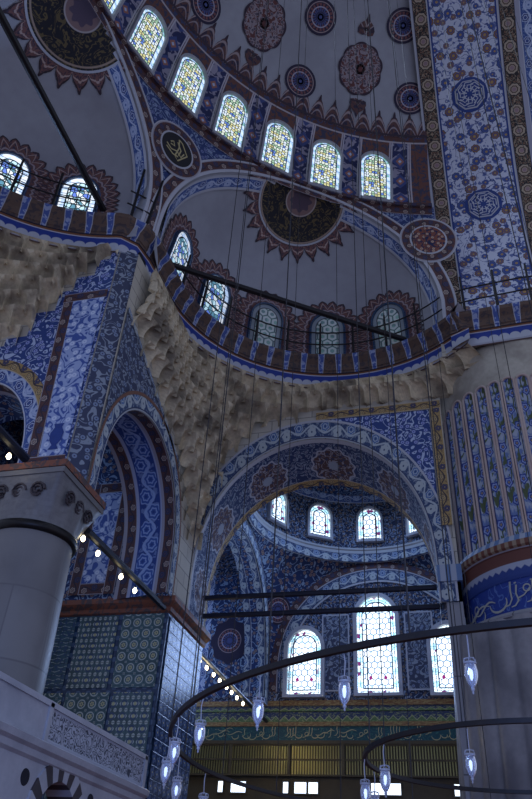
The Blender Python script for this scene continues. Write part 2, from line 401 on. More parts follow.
# ------------------------------------------------------------------ mesh helpers
class MB:
    def __init__(s): s.v = []; s.f = []; s.uv = []
    def add(s, p, uv=(0, 0)):
        s.v.append(tuple(p)); s.uv.append(uv); return len(s.v) - 1
    def grid(s, pts, uvs=None, close=False):
        """pts[i][j] rows of points"""
        b = len(s.v); n = len(pts); k = len(pts[0])
        for i in range(n):
            for j in range(k): s.add(pts[i][j], uvs[i][j] if uvs else (j, i))
        for i in range(n - 1):
            for j in range(k - 1):
                a = b + i * k + j; s.f.append((a, a + 1, a + k + 1, a + k))
            if close: a = b + i * k + k - 1; s.f.append((a, b + i * k, b + (i + 1) * k, a + k))
        return s
    def poly(s, pts, uvs=None):
        s.f.append(tuple(s.add(p, uvs[i] if uvs else (0, 0)) for i, p in enumerate(pts))); return s
    def quad(s, a, b, c, d, u0=0., v0=0.):
        w = (Vector(b) - Vector(a)).length; h = (Vector(d) - Vector(a)).length
        return s.poly([a, b, c, d], [(u0, v0), (u0 + w, v0), (u0 + w, v0 + h), (u0, v0 + h)])
    def box(s, x0, x1, y0, y1, z0, z1, skip=''):
        P = lambda x, y, z: (x, y, z)
        def q(pts, uvs): s.poly(pts, uvs)
        if 'f' not in skip: q([P(x0,y0,z0),P(x1,y0,z0),P(x1,y0,z1),P(x0,y0,z1)], [(x0,z0),(x1,z0),(x1,z1),(x0,z1)])
        if 'b' not in skip: q([P(x1,y1,z0),P(x0,y1,z0),P(x0,y1,z1),P(x1,y1,z1)], [(x1,z0),(x0,z0),(x0,z1),(x1,z1)])
        if 'r' not in skip: q([P(x1,y0,z0),P(x1,y1,z0),P(x1,y1,z1),P(x1,y0,z1)], [(y0,z0),(y1,z0),(y1,z1),(y0,z1)])
        if 'l' not in skip: q([P(x0,y1,z0),P(x0,y0,z0),P(x0,y0,z1),P(x0,y1,z1)], [(y1,z0),(y0,z0),(y0,z1),(y1,z1)])
        if 't' not in skip: q([P(x0,y0,z1),P(x1,y0,z1),P(x1,y1,z1),P(x0,y1,z1)], [(x0,y0),(x1,y0),(x1,y1),(x0,y1)])
        if 'd' not in skip: q([P(x0,y1,z0),P(x1,y1,z0),P(x1,y0,z0),P(x0,y0,z0)], [(x0,y1),(x1,y1),(x1,y0),(x0,y0)])
        return s
    def tube(s, path, r, n=8, cap=True):
        path = [Vector(p) for p in path]; rows = []; L = 0
        for i, p in enumerate(path):
            t = (path[min(i + 1, len(path) - 1)] - path[max(i - 1, 0)]).normalized()
            a = Vector((0, 0, 1)) if abs(t.z) < .9 else Vector((1, 0, 0))
            x = t.cross(a).normalized(); y = t.cross(x)
            rr = r[i] if isinstance(r, (list, tuple)) else r
            rows.append([p + (x * cos(2 * PI * k / n) + y * sin(2 * PI * k / n)) * rr for k in range(n)])
        b = len(s.v); s.grid(rows, close=True)
        if cap:
            s.f.append(tuple(b + k for k in range(n))); s.f.append(tuple(b + (len(path) - 1) * n + k for k in reversed(range(n))))
        return s
    def lathe(s, prof, c=(0, 0), n=32, a0=0., a1=2 * PI):
        rows, uvs = [], []; L = 0; full = abs(a1 - a0 - 2 * PI) < 1e-6
        for i, (r, z) in enumerate(prof):
            if i: L += sqrt((r - prof[i-1][0]) ** 2 + (z - prof[i-1][1]) ** 2)
            N = n if full else n + 1
            rows.append([(c[0] + r * cos(a0 + (a1 - a0) * k / n), c[1] + r * sin(a0 + (a1 - a0) * k / n), z) for k in range(N)])
            R = max(p[0] for p in prof)
            uvs.append([((a1 - a0) * k / n * R, L) for k in range(N)])
        return s.grid(rows, uvs, close=full)
    def sweep(s, prof, path, closed=False):
        """prof [(out, z)], path [(x, y)]: out is to the LEFT of the direction of travel"""
        n = len(path); rows = []; us = []; U = 0
        for i, p in enumerate(path):
            a = path[i - 1] if i else (path[-1] if closed else p); b = path[i + 1] if i < n - 1 else (path[0] if closed else p)
            t = Vector((b[0] - a[0], b[1] - a[1])).normalized(); nn = Vector((-t.y, t.x))
            if i: U += sqrt((p[0] - path[i-1][0]) ** 2 + (p[1] - path[i-1][1]) ** 2)
            rows.append([(p[0] + nn.x * o, p[1] + nn.y * o, z) for o, z in prof]); us.append(U)
        vs = [0]
        for i in range(1, len(prof)): vs.append(vs[-1] + sqrt((prof[i][0] - prof[i-1][0]) ** 2 + (prof[i][1] - prof[i-1][1]) ** 2))
        return s.grid(rows, [[(us[i], w) for w in vs] for i in range(n)])
    def build(s, name, mat, parent=None, smooth=False, origin=None):
        me = bpy.data.meshes.new(name)
        if parent is not None: o = parent['_w'] if '_w' in parent else (0, 0, 0)
        elif origin is not None: o = origin
        else:
            xs = [p[0] for p in s.v]; ys = [p[1] for p in s.v]; zs = [p[2] for p in s.v]
            o = ((min(xs) + max(xs)) / 2, (min(ys) + max(ys)) / 2, min(zs))
        o = tuple(o)
        me.from_pydata([(p[0] - o[0], p[1] - o[1], p[2] - o[2]) for p in s.v], [], s.f)
        ul = me.uv_layers.new(name='UVMap')
        for l in me.loops: ul.data[l.index].uv = s.uv[l.vertex_index]
        me.materials.append(mats[mat])
        if smooth:
            for p in me.polygons: p.use_smooth = True
        ob = bpy.data.objects.new(name, me); COL.objects.link(ob)
        if parent is not None: ob.parent = parent
        else: ob.location = o
        ob['_w'] = o
        return ob
def thing(name, loc, label, cat, group=None):
    o = bpy.data.objects.new(name, None); COL.objects.link(o); o.location = loc; o['_w'] = tuple(loc); o.empty_display_size = .2
    return tag(o, label, cat, group)
def tag(o, label, cat, group=None):
    o['label'] = label; o['category'] = cat
    if group: o['group'] = group
    return o
def struct(o): o['kind'] = 'structure'; return o
def dup(o, loc, rot=(0, 0, 0), label=None):
    c = o.copy(); COL.objects.link(c); c.location = loc; c.rotation_euler = rot
    if label: c['label'] = label
    for ch in list(o.children):
        d = ch.copy(); COL.objects.link(d); d.parent = c
        for g in list(ch.children):
            e = g.copy(); COL.objects.link(e); e.parent = d
    return c

def arch_pts(w, h, n=20, p=1.0, spring=None):
    """outline of an arched opening, from lower left over the top to lower right; (x, z) from the sill's middle"""
    r = w / 2; s = h - r * 1.08 if spring is None else spring; top = h - s
    out = [(-r, 0), (-r, s * .5)]
    for i in range(n + 1):
        a = PI - PI * i / n
        c_ = abs(cos(a)) ** (1 / p) * (1 if cos(a) > 0 else -1)
        out.append((r * cos(a), s + top * (abs(sin(a)) ** p)))
    return out + [(r, s * .5), (r, 0)]
def fan(mb, pts, place, uvf=lambda a, b: (a, b), c=None):
    """fill an outline with a fan of triangles about c"""
    if c is None: c = (sum(p[0] for p in pts) / len(pts), sum(p[1] for p in pts) / len(pts))
    i0 = mb.add(place(*c), uvf(*c)); ids = [mb.add(place(*p), uvf(*p)) for p in pts]
    for k in range(len(ids)): mb.f.append((i0, ids[k], ids[(k + 1) % len(ids)]))
def offset_line(pts, d):
    out = []
    for i, p in enumerate(pts):
        a = pts[max(i - 1, 0)]; b = pts[min(i + 1, len(pts) - 1)]
        tx, tz = b[0] - a[0], b[1] - a[1]; L = sqrt(tx * tx + tz * tz) or 1
        out.append((p[0] - tz / L * d, p[1] + tx / L * d))
    return out
def ribbon(mb, pts, w, place):
    """flat stroke in (a, b) coordinates; w may vary along it"""
    n = len(pts); ww = w if isinstance(w, (list, tuple)) else [w] * n
    L = []; R = []
    for i in range(n):
        a = pts[max(i - 1, 0)]; b = pts[min(i + 1, n - 1)]; tx, tz = b[0] - a[0], b[1] - a[1]; l = sqrt(tx * tx + tz * tz) or 1
        L.append((pts[i][0] - tz / l * ww[i] / 2, pts[i][1] + tx / l * ww[i] / 2)); R.append((pts[i][0] + tz / l * ww[i] / 2, pts[i][1] - tx / l * ww[i] / 2))
    mb.grid([[place(*q) for q in L], [place(*q) for q in R]])
def script_strokes(W, H, seed, step=.5):
    """thuluth-like writing: tall uprights, bowls, loops, long sweeps, points"""
    r = random.Random(seed); out = []; x = W / 2 - .15 * H; k = .048 * H
    while x > -W / 2 + .2 * H:
        c = r.random(); s = H * step
        if c < .34:
            lean = r.uniform(-.12, .12) * H; h = r.uniform(.55, .8) * H; b = r.uniform(-.25, -.1) * H
            out.append(([(x, b + h), (x - .03 * H + lean * .2, b + h * .6), (x - lean * .3, b + h * .25), (x - .1 * H, b + .02 * H), (x - .22 * H, b)], [k * 1.2, k, k, k * .9, k * .5])); x -= s * .42
        elif c < .62:
            rr = r.uniform(.2, .36) * H; y = r.uniform(-.2, .0) * H
            out.append(([(x - rr + rr * cos(a * .1), y + rr * .8 * sin(a * .1)) for a in range(4, -35, -3)], [k * (.6 + .7 * sin(PI * i / 12)) for i in range(13)])); x -= s * .95
        elif c < .8:
            rr = r.uniform(.09, .14) * H; y = r.uniform(-.05, .2) * H
            out.append(([(x + rr * cos(a * .45), y + rr * sin(a * .45)) for a in range(15)] + [(x - .1 * H, y - .18 * H), (x - .3 * H, y - .24 * H)], k * .8)); x -= s * .7
        else:
            y = r.uniform(-.1, .35) * H; L = r.uniform(.8, 1.3) * H
            out.append(([(x - L * i / 8, y + .1 * H * sin(i * .75) - .05 * H * i / 8) for i in range(9)], [k * (.5 + .8 * sin(PI * i / 8)) for i in range(9)])); x -= s * .55
        if r.random() < .4:
            dx = x + r.uniform(-.1, .2) * H; dy = r.choice((-.38, .33, .4)) * H; d = k * .8
            out.append(([(dx - d, dy), (dx, dy - d * .2), (dx + d, dy)], [k * .3, k * 1.2, k * .3]))
    return out

# ------------------------------------------------------------------ plan of the hall (metres, eye at the origin)
S0 = (2.74, 6.44)                      # axis of the large semi-dome
SEMI_R, SEMI_Z, SEMI_H = 11.14, 21.5, 9.0
XCUT = .57                             # where the semi-dome meets the great arch
CEX = dict(c=(-2.57, 13.98), r=4.97, zr=5.45, az=35.2)   # the exedra opposite the camera
LEX = dict(c=(-7.2, 6.44), r=5.47, zr=5.55, az=90.)      # the exedra on the left
Z0 = 16.2                              # springing of both exedra vaults
XL, YC = -7.6, 19.0                    # planes of the two arcaded walls under the middle exedra
PIER = (2.65, 20.2)
def dirv(a): return (-sin(a * D2R), cos(a * D2R))        # azimuth in degrees, 0 = +Y, positive towards -X
def rim_r(z): return SEMI_R + .62 * max(0., min(1., (21.4 - z) / 5.4)) ** 1.2
def ell_z(E, x, y):
    d = ((x - E['c'][0]) ** 2 + (y - E['c'][1]) ** 2) / E['r'] ** 2
    return Z0 + E['zr'] * sqrt(max(0., 1 - d))
def rim_pt(a, z, off=0.):
    r = rim_r(z) - off; d = dirv(a); return (S0[0] + d[0] * r, S0[1] + d[1] * r, z)
def arch_z(E, a):
    """height at which the exedra vault cuts the rim wall at azimuth a (None outside)"""
    z = 19.
    for _ in range(40):
        p = rim_pt(a, z); d2 = ((p[0] - E['c'][0]) ** 2 + (p[1] - E['c'][1]) ** 2)
        if d2 >= E['r'] ** 2:
            z = z * .5 + .5 * 15.9
            continue
        z = z * .4 + .6 * ell_z(E, p[0], p[1])
    p = rim_pt(a, z)
    return z if (p[0] - E['c'][0]) ** 2 + (p[1] - E['c'][1]) ** 2 < E['r'] ** 2 * .9999 else None
for E in (CEX, LEX):
    lo, hi = 0., 40.
    for _ in range(40):
        md = (lo + hi) / 2
        if arch_z(E, E['az'] + md) is not None: lo = md
        else: hi = md
    E['half'] = lo
    N = 64; E['arch'] = []
    for i in range(N + 1):
        a = E['az'] - lo * cos(PI * i / N); z = arch_z(E, a) or Z0
        E['arch'].append((a, min(z, 21.38)))
    E['arch'][0] = (E['arch'][0][0], Z0 - .15); E['arch'][-1] = (E['arch'][-1][0], Z0 - .15)
def sph_pt(E, p, eps=.03):
    """push a point radially on to the vault of an exedra"""
    v = Vector((p[0] - E['c'][0], p[1] - E['c'][1], (p[2] - Z0))); s = Vector((v.x / E['r'], v.y / E['r'], v.z / E['zr'])).length
    v = v / s * (1 - eps / E['r']); return (E['c'][0] + v.x, E['c'][1] + v.y, Z0 + v.z)
def semi_pt(p, eps=.03):
    v = Vector((p[0] - S0[0], p[1] - S0[1], p[2] - SEMI_Z)); s = Vector((v.x / SEMI_R, v.y / SEMI_R, v.z / SEMI_H)).length
    v = v / s * (1 - eps / SEMI_R); return (S0[0] + v.x, S0[1] + v.y, SEMI_Z + v.z)
def semi_at(a, z, eps=.03):
    r = SEMI_R * sqrt(max(0, 1 - ((z - SEMI_Z) / SEMI_H) ** 2)) - eps; d = dirv(a); return (S0[0] + d[0] * r, S0[1] + d[1] * r, z)
def tangent_frame(p, c):
    """axes of a patch at p facing c: sideways and upwards along the surface"""
    n = (Vector(c) - Vector(p)).normalized(); t = Vector((0, 0, 1)).cross(n).normalized() * -1; b = n.cross(t) * -1
    if b.z < 0: b = -b
    return Vector(p), t, b

# ------------------------------------------------------------------ floor
struct(MB().quad((-16, -12, FLOOR), (14, -12, FLOOR), (14, 32, FLOOR), (-16, 32, FLOOR)).build('floor', 'floor_carpet'))

# ------------------------------------------------------------------ large semi-dome with its ring of windows
mb = MB(); rows = []; uvs = []
NA = 72
for i in range(25):
    z = SEMI_Z - .12 + (SEMI_H + .12) * sin(PI / 2 * i / 24 * .985); r = SEMI_R * sqrt(max(0, 1 - ((max(z, SEMI_Z) - SEMI_Z) / SEMI_H) ** 2))
    a0 = math.degrees(math.asin(min(1, (S0[0] - XCUT) / max(r, S0[0] - XCUT + .01))))
    rows.append([(S0[0] - r * sin((a0 + (180 - 2 * a0) * k / NA) * D2R), S0[1] + r * cos((a0 + (180 - 2 * a0) * k / NA) * D2R), z) for k in range(NA + 1)])
semi = struct(mb.grid(rows).build('ceiling', 'dome_plaster', smooth=True))
A0 = 11.4
aa = [A0 + (168 - A0) * k / 240 for k in range(241)]
zz = [21.42, 22.2, 23., 23.8, 24.6]
MB().grid([[semi_at(a, z, .02) for a in aa] for z in zz], [[(a, z - 21.5) for a in aa] for z in zz]).build('painted_drum_band', 'drum_paint', semi, smooth=True)
def fringe_h(t):
    t = abs((t % 1) - .5) * 2                    # 0 at a peak's middle
    return .20 + .40 * max(0, 1 - (t / .92) ** 2.6) ** .6 + (.12 * max(0, 1 - (t / .5) ** 2) ** .5 if t < .5 else 0) + (.18 * max(0, 1 - (t / .17) ** 2) ** .5 if t < .17 else 0)
fa = [A0 + (168 - A0) * k / 900 for k in range(901)]
fr = [[semi_at(a, 24.58 + fringe_h(a / 3.333) * f, .035) for a in fa] for f in (0, .33, .66, 1)]
MB().grid(fr, [[(a / 3.333, fringe_h(a / 3.333) * f) for a in fa] for f in (0, .33, .66, 1)]).build('painted_crest', 'fringe_paint', semi, smooth=True)
MB().grid([[semi_at(a, z, o) for a in aa] for z, o in ((21.30, -.02), (21.30, .14), (21.46, .14), (21.5, .02))], [[(a * .2, i * .15) for a in aa] for i in range(4)]).build('sill_moulding', 'red_border', semi)
def semi_patch(p, outline, eps, name, mat, scale=1.):
    o, t, b = tangent_frame(p, (S0[0], S0[1], SEMI_Z))
    mb = MB(); rings = 5; rows = []; us = []
    for k in range(1, rings + 1):
        rows.append([semi_pt(o + t * (x * k / rings) + b * (z * k / rings), eps) for x, z in outline]); us.append([(x * k / rings, z * k / rings) for x, z in outline])
    i0 = mb.add(semi_pt(o, eps), (0, 0)); base = len(mb.v); mb.grid(rows, us, close=True); n = len(outline)
    for k in range(n): mb.f.append((i0, base + k, base + (k + 1) % n))
    return mb.build(name, mat, semi, smooth=True)
circ = lambda R, n=40: [(R * cos(2 * PI * k / n), R * sin(2 * PI * k / n)) for k in range(n)]
lobed = [((.80 + .07 * abs(cos(4.5 * 2 * PI * k / 90))) * cos(2 * PI * k / 90), (.92 + .07 * abs(cos(4.5 * 2 * PI * k / 90))) * sin(2 * PI * k / 90)) for k in range(90)]
leaf = [(.0, .62), (.08, .38), (.26, .22), (.33, .05), (.3, -.1), (.12, -.16), (0, -.12), (-.12, -.16), (-.3, -.1), (-.33, .05), (-.26, .22), (-.08, .38)]
for az, z, kind in ((40.3, 25.6, 'r'), (40.7, 27.48, 'r'), (65.3, 25.6, 'r'), (65.6, 27.5, 'r'), (15.1, 25.95, 'r'), (18.4, 27.85, 'r'), (27.5, 26.6, 'l'), (52.6, 26.5, 'l'), (78., 26.5, 'l'), (90.3, 25.6, 'r'), (90.6, 27.5, 'r')):
    p = semi_at(az, z)
    if kind == 'r': semi_patch(p, circ(.62), .04, 'painted_roundel', 'roundel_paint')
    else:
        semi_patch(p, lobed, .04, 'painted_medallion', 'lobed_paint')
        semi_patch(semi_at(az + .6, z + .98), leaf, .04, 'painted_finial', 'fringe_paint')
        semi_patch(semi_at(az - .8, z - 1.02), [(x, -y) for x, y in leaf], .04, 'painted_finial', 'fringe_paint')

# window prototypes: a leaded pane with a raised plaster frame
def make_window(name, w, h, gmat, fw=.12, depth=.16, pane_y=0., fmat='dome_plaster', p=1.0):
    o = arch_pts(w, h, 22, p); mb = MB(); fan(mb, o, lambda a, b: (a, pane_y, b), c=(0, h * .45))
    win = mb.build(name, gmat, origin=(0, 0, 0)); win['_w'] = (0, 0, 0)
    oo = offset_line(o, fw); oo[0] = (oo[0][0], -.0); oo[-1] = (oo[-1][0], -.0)
    f = MB(); L = lambda q, y: [(a, y, b) for a, b in q]
    f.grid([L(o, pane_y), L(o, pane_y - depth), L(oo, pane_y - depth), L(oo, pane_y + .04)])
    f.box(-w / 2 - fw, w / 2 + fw, pane_y - depth - .03, pane_y + .02, -.12, .0)
    f.build('window_frame', fmat, win, smooth=False)
    return struct(win)
def bars(win, w, h, nx, nz, r=.012, y=-.05):
    b = MB()
    for i in range(1, nx): b.tube([(-w / 2 + w * i / nx, y, 0), (-w / 2 + w * i / nx, y, h - .3)], r, 5)
    for i in range(1, nz): b.tube([(-w / 2, y, h * i / nz * .85), (w / 2, y, h * i / nz * .85)], r, 5)
    b.build('glazing_bars', 'iron', win)
wn = [0]
def put_window(proto, loc, az, tilt=0., first=[set()]):
    wn[0] += 1
    if proto.name not in first[0]:
        o = proto; first[0].add(proto.name); key = o.name; o.location = loc; o.rotation_euler = (tilt, 0, az * D2R); 
        first[0].discard(key); o.name = 'window_%d' % wn[0]; first[0].add(o.name)
    else:
        o = dup(proto, loc, (tilt, 0, az * D2R)); o.name = 'window_%d' % wn[0]
    return struct(o)
pw = make_window('window_gold', 1.10, 2.25, 'glass_gold', .08, .12)
for k in range(15):
    az = 21.9 + 9.95 * k
    z = 21.5; p = semi_at(az, z, .06); t = semi_at(az, z + 2.3, .06)
    d = sqrt((p[0] - t[0]) ** 2 + (p[1] - t[1]) ** 2)
    put_window(pw, p, az, atan2(d, 2.3))

# ------------------------------------------------------------------ rim wall between the vaults (spandrels)
mb = MB()
ang = sorted(set([11.0 + (169. - 11.0) * k / 300 for k in range(301)] + [a for E in (CEX, LEX) for a, z in E['arch']]))
def low_z(a):
    for E in (CEX, LEX):
        if E['arch'][0][0] <= a <= E['arch'][-1][0]:
            A_ = E['arch']
            for i in range(len(A_) - 1):
                if A_[i][0] <= a <= A_[i + 1][0]:
                    f = (a - A_[i][0]) / max(1e-9, A_[i + 1][0] - A_[i][0]); return A_[i][1] * (1 - f) + A_[i + 1][1] * f
    return Z0 - .15
R3 = 7
mb.grid([[rim_pt(a, low_z(a) + (21.42 - low_z(a)) * k / R3) for a in ang] for k in range(R3 + 1)],
        [[(a * .2, low_z(a) + (21.42 - low_z(a)) * k / R3) for a in ang] for k in range(R3 + 1)])
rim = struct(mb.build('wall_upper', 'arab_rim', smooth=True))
RR = 11.5
for E in (CEX, LEX):
    base = [(a * D2R * RR, z) for a, z in E['arch']]
    def band(d0, d1, off0, off1, name, mat, par):
        o0 = offset_line(base, -d0) if False else [(p[0], p[1]) for p in offset_line(base, d0)]
        o1 = offset_line(base, d1)
        P = lambda q, off: [rim_pt(x / RR / D2R, min(max(z, Z0 - .15), 21.40), off) for x, z in q]
        L = [0]
        for i in range(1, len(base)): L.append(L[-1] + sqrt((base[i][0] - base[i-1][0]) ** 2 + (base[i][1] - base[i-1][1]) ** 2))
        MB().grid([P(o0, off0), P(o1, off1)], [[(l, 0.) for l in L], [(l, d1 - d0) for l in L]]).build(name, mat, par)
    band(.0, .10, .05, .05, 'white_fillet', 'white_line', rim)
    band(.10, .44, .045, .045, 'painted_border', 'red_border', rim)
    band(.44, .50, .05, .05, 'white_fillet', 'white_line', rim)
    band(.0, .0, .05, -.08, 'arch_edge', 'white_line', rim)
MB().grid([[rim_pt(a, z, .03) for a in aa] for z in (20.98, 21.32)], [[(a * .2, v) for a in aa] for v in (0, .34)]).build('painted_border', 'red_border', rim)
def rim_disc(az, z, R, name, mat, eps, Rin=0.):
    mb = MB(); n = 48
    P = lambda a, b: rim_pt(az + a / RR / D2R, z + b, eps)
    if Rin:
        mb.grid([[P(r * cos(2 * PI * k / n), r * sin(2 * PI * k / n)) for k in range(n + 1)] for r in (Rin, R)], [[(2 * PI * k / n * R, v) for k in range(n + 1)] for v in (0., R - Rin)])
    else: fan(mb, circ(R, n), P, c=(0, 0))
    mb.build(name, mat, rim); return P
for az, z in ((60.2, 19.55), (119.8, 19.55), (12.6, 19.75)):
    rim_disc(az, z, 1.02, 'roundel_edge', 'white_line', .06)
    rim_disc(az, z, .98, 'roundel_border', 'red_border', .07, .62)
    rim_disc(az, z, .66, 'roundel_edge', 'white_line', .075)
    P = rim_disc(az, z, .60, 'roundel_disc', 'small_disc' if az > 20 else 'arab_red', .085)
    if az > 20:
        mb = MB()
        for pts in ([(-.02, .42), (.12, .38), (.40, .02), (.12, -.42), (-.02, -.3), (.05, .1), (-.02, .42)], [(-.42, -.05), (-.2, -.16), (0, -.08), (.2, -.2), (.28, .02)], [(-.4, -.18), (-.1, -.3), (.1, -.26)], [(-.05, .28), (.14, .05), (.1, -.2)], [(-.3, .1), (-.2, .2), (-.12, .05), (-.28, .02)]):
            ribbon(mb, [(-x if az > 90 else x, y) for x, y in pts], .05, lambda a, b: rim_pt(az + a / RR / D2R * -1, z + b, .10))
        mb.build('roundel_script', 'gold_script', rim)

# ------------------------------------------------------------------ the two exedra vaults
def exedra(E, name, med, Rd, fring, wins, protos):
    mb = MB(); rows = []; c = E['c']
    for i, (a, z) in enumerate(E['arch']):
        d = dirv(a); rin = rim_r(z)
        bx, by = S0[0] - c[0], S0[1] - c[1]; b = bx * d[0] + by * d[1]; cc = bx * bx + by * by - E['r'] ** 2
        rout = -b + sqrt(max(0, b * b - cc)); rout = max(rout, rin)
        row = []
        for k in range(17):
            r = rin + (rout - rin) * sin(PI / 2 * k / 16); x, y = S0[0] + d[0] * r, S0[1] + d[1] * r
            row.append((x, y, ell_z(E, x, y) if k < 16 else Z0))
        row.append((row[-1][0], row[-1][1], 15.5))
        rows.append(row)
    for j in range(len(rows[0])):      # the first and last rib stand on the rim itself
        for e in (0, -1): rows[e][j] = (rows[e][0][0], rows[e][0][1], min(rows[e][j][2], Z0))
    v = struct(mb.grid(rows).build(name, 'dome_plaster', smooth=True))
    # painted ribbon just inside the arch
    for d0, d1, mt, nm, ep in ((.05, .12, 'white_line', 'white_fillet', .02), (.12, .52, 'blue_border', 'painted_border', .02), (.52, .58, 'white_line', 'white_fillet', .025)):
        pr = []; us = []; L = 0; last = None
        for a, z in E['arch'][4:-4]:
            d = dirv(a); q = []
            for off in (d0, d1):
                r = rim_r(z) + off * .8; x, y = S0[0] + d[0] * r, S0[1] + d[1] * r
                q.append(sph_pt(E, (x, y, max(ell_z(E, x, y), Z0)), ep + .02))
            if last: L += (Vector(q[0]) - last).length
            last = Vector(q[0]); pr.append(q); us.append([(L, 0.), (L, .5 if d1 - d0 > .2 else .1)])
        MB().grid(pr, us).build(nm, mt, v, smooth=True)
    # medallion at the crown, with its lacy rim
    o, t, b = tangent_frame(med, (c[0], c[1], Z0))
    def disc(R0, R1, eps, nm, mt, n=60, lobes=0):
        mb = MB(); rows = []; us = []
        NK = 12 if not lobes else 6
        for k in range(NK + 1):
            row = []; uu = []
            for j in range(n):
                th = 2 * PI * j / n; R = R0 + (R1 - R0) * k / NK
                if lobes and k: 
                    t_ = abs((th * lobes / 2 / PI) % 1 - .5) * 2; bump = .50 * max(0, 1 - (t_ / .92) ** 2) ** .5 + .10 * max(0, 1 - (t_ / .5) ** 2) ** .5 + (.26 * max(0, 1 - (t_ / .2) ** 2) ** .5 if t_ < .2 else 0)
                    R = R0 + (R1 - R0) * (k / NK) * (.26 + .86 * bump)
                row.append(sph_pt(E, o + t * (R * cos(th)) + b * (R * sin(th)), eps)); uu.append((R * cos(th), R * sin(th)) if not lobes else (th * lobes / 2 / PI, k / NK))
            rows.append(row); us.append(uu)
        mb.grid(rows, us, close=True)
        mb.f = [f for f in mb.f if all(sqrt((mb.v[i][0] - S0[0]) ** 2 + (mb.v[i][1] - S0[1]) ** 2) > rim_r(mb.v[i][2]) - .04 for i in f)]
        return mb.build(nm, mt, v, smooth=True)
    disc(Rd * .98, Rd + fring, .03, 'painted_fringe', 'fringe_disc', 480, 22)
    disc(0., Rd, .05, 'script_medallion', 'script_disc', 60)
    disc(Rd, Rd * 1.05, .055, 'medallion_edge', 'white_line', 60)
    for az, z, pi in wins:
        w, h, proto = protos[pi]
        d = dirv(az); p = (c[0] + d[0] * (E['r'] - .05), c[1] + d[1] * (E['r'] - .05), z)
        t2 = sph_pt(E, (p[0], p[1], z + h + .5), 0)
        put_window(proto, p, az, .16)
        o2 = arch_pts(w + .12, h + .08, 44, 1.0); n = len(o2); mb = MB(); rows = []
        T2 = Vector((cos(az * D2R), sin(az * D2R), 0))
        L = 0; Ls = [0]
        for i in range(1, n): L += sqrt((o2[i][0] - o2[i-1][0]) ** 2 + (o2[i][1] - o2[i-1][1]) ** 2); Ls.append(L)
        # resample so that the teeth are even
        q = []; NT = 22; M_ = NT * 10
        for i in range(M_ + 1):
            s = L * i / M_; k = max(j for j in range(n) if Ls[j] <= s + 1e-9); k = min(k, n - 2); f = (s - Ls[k]) / max(1e-9, Ls[k + 1] - Ls[k])
            q.append((o2[k][0] * (1 - f) + o2[k + 1][0] * f, o2[k][1] * (1 - f) + o2[k + 1][1] * f))
        def tooth(i):
            t_ = abs((i / 10) % 1 - .5) * 2; return .46 + .20 * (1 - t_) ** .6
        rows = []; us = []
        for fr_ in (0, .33, .66, 1):
            rows.append([]); us.append([])
            for i in range(M_ + 1):
                a = q[max(i - 1, 0)]; e = q[min(i + 1, M_)]; tx, tz = e[0] - a[0], e[1] - a[1]; l = sqrt(tx * tx + tz * tz) or 1; dd = tooth(i) * fr_
                x, zz_ = q[i][0] - tz / l * dd, q[i][1] + tx / l * dd
                rows[-1].append(sph_pt(E, (p[0] + T2.x * x, p[1] + T2.y * x, z + max(zz_, -.02)), .04)); us[-1].append((i / 10, fr_))
        MB().grid(rows, us).build('painted_window_border', 'window_fringe', v)
    return v
p_blue = make_window('window_blue', 1.0, 1.55, 'glass_blue', .06, .07, 0., 'tile_edge'); bars(p_blue, 1.0, 1.55, 4, 5, .014, -.03)
p_dim = make_window('window_dim', 1.1, 1.8, 'glass_dim', .06, .07, 0., 'tile_edge'); p_bd = make_window('window_bluedim', 1.1, 1.8, 'glass_bluedim', .06, .07, 0., 'tile_edge')
exedra(CEX, 'ceiling.001', (-3.9, 15.8, 20.95), 1.55, .8, [(88., 16.15, 2), (63., 16.15, 2), (37.5, 16.15, 1), (11., 16.15, 1), (-15., 16.15, 1)], {1: (1.1, 1.8, p_dim), 2: (1.1, 1.8, p_bd)})
exedra(LEX, 'ceiling.002', (-8.7, 8.15, 21.2), 1.6, .8, [(24.5, 16.05, 0), (46., 16.05, 0), (67.5, 16.05, 0), (89., 16.05, 0), (111., 16.05, 0)], {0: (1.0, 1.55, p_blue)})

# ------------------------------------------------------------------ painted cornice that runs round both exedrae and the pier
def arc(c, r, a0, a1, n): return [(c[0] + r * cos((a0 + (a1 - a0) * k / n) * D2R), c[1] + r * sin((a0 + (a1 - a0) * k / n) * D2R)) for k in range(n + 1)]
Lpath = arc(LEX['c'], 5.45, 262, 100, 60)           # going clockwise: inside of the bay is on the right
Cpath = arc(CEX['c'], 5.02, 184, 42, 60)
path = Lpath + [(-8.05, 11.84), (-7.72, 12.2), (-7.62, 12.8)] + Cpath + [(.62, 17.68), (2.9, 17.55), (5.2, 17.6), (5.7, 18.1), (5.75, 20.)]
prof = [(0.06, 14.93), (0., 15.0), (-.02, 15.48), (-.10, 15.5), (-.10, 15.58), (-.14, 15.6), (-.22, 15.8), (-.38, 15.98), (-.40, 16.0), (-.42, 16.12), (-.38, 16.16), (.45, 16.16)]
prof = [(0.06, 14.93), (0., 15.0), (-.03, 15.46), (-.10, 15.48), (-.10, 15.56), (-.13, 15.58), (-.18, 15.8), (-.33, 15.97), (-.34, 15.98), (-.36, 16.1), (-.32, 16.12), (.5, 16.12)]
struct(MB().sweep([(o, z) for o, z in prof], path).build('trim_1', 'cornice_paint'))
# fix the profile's painted height: u along the run, v up the face (handled by corn_fn)

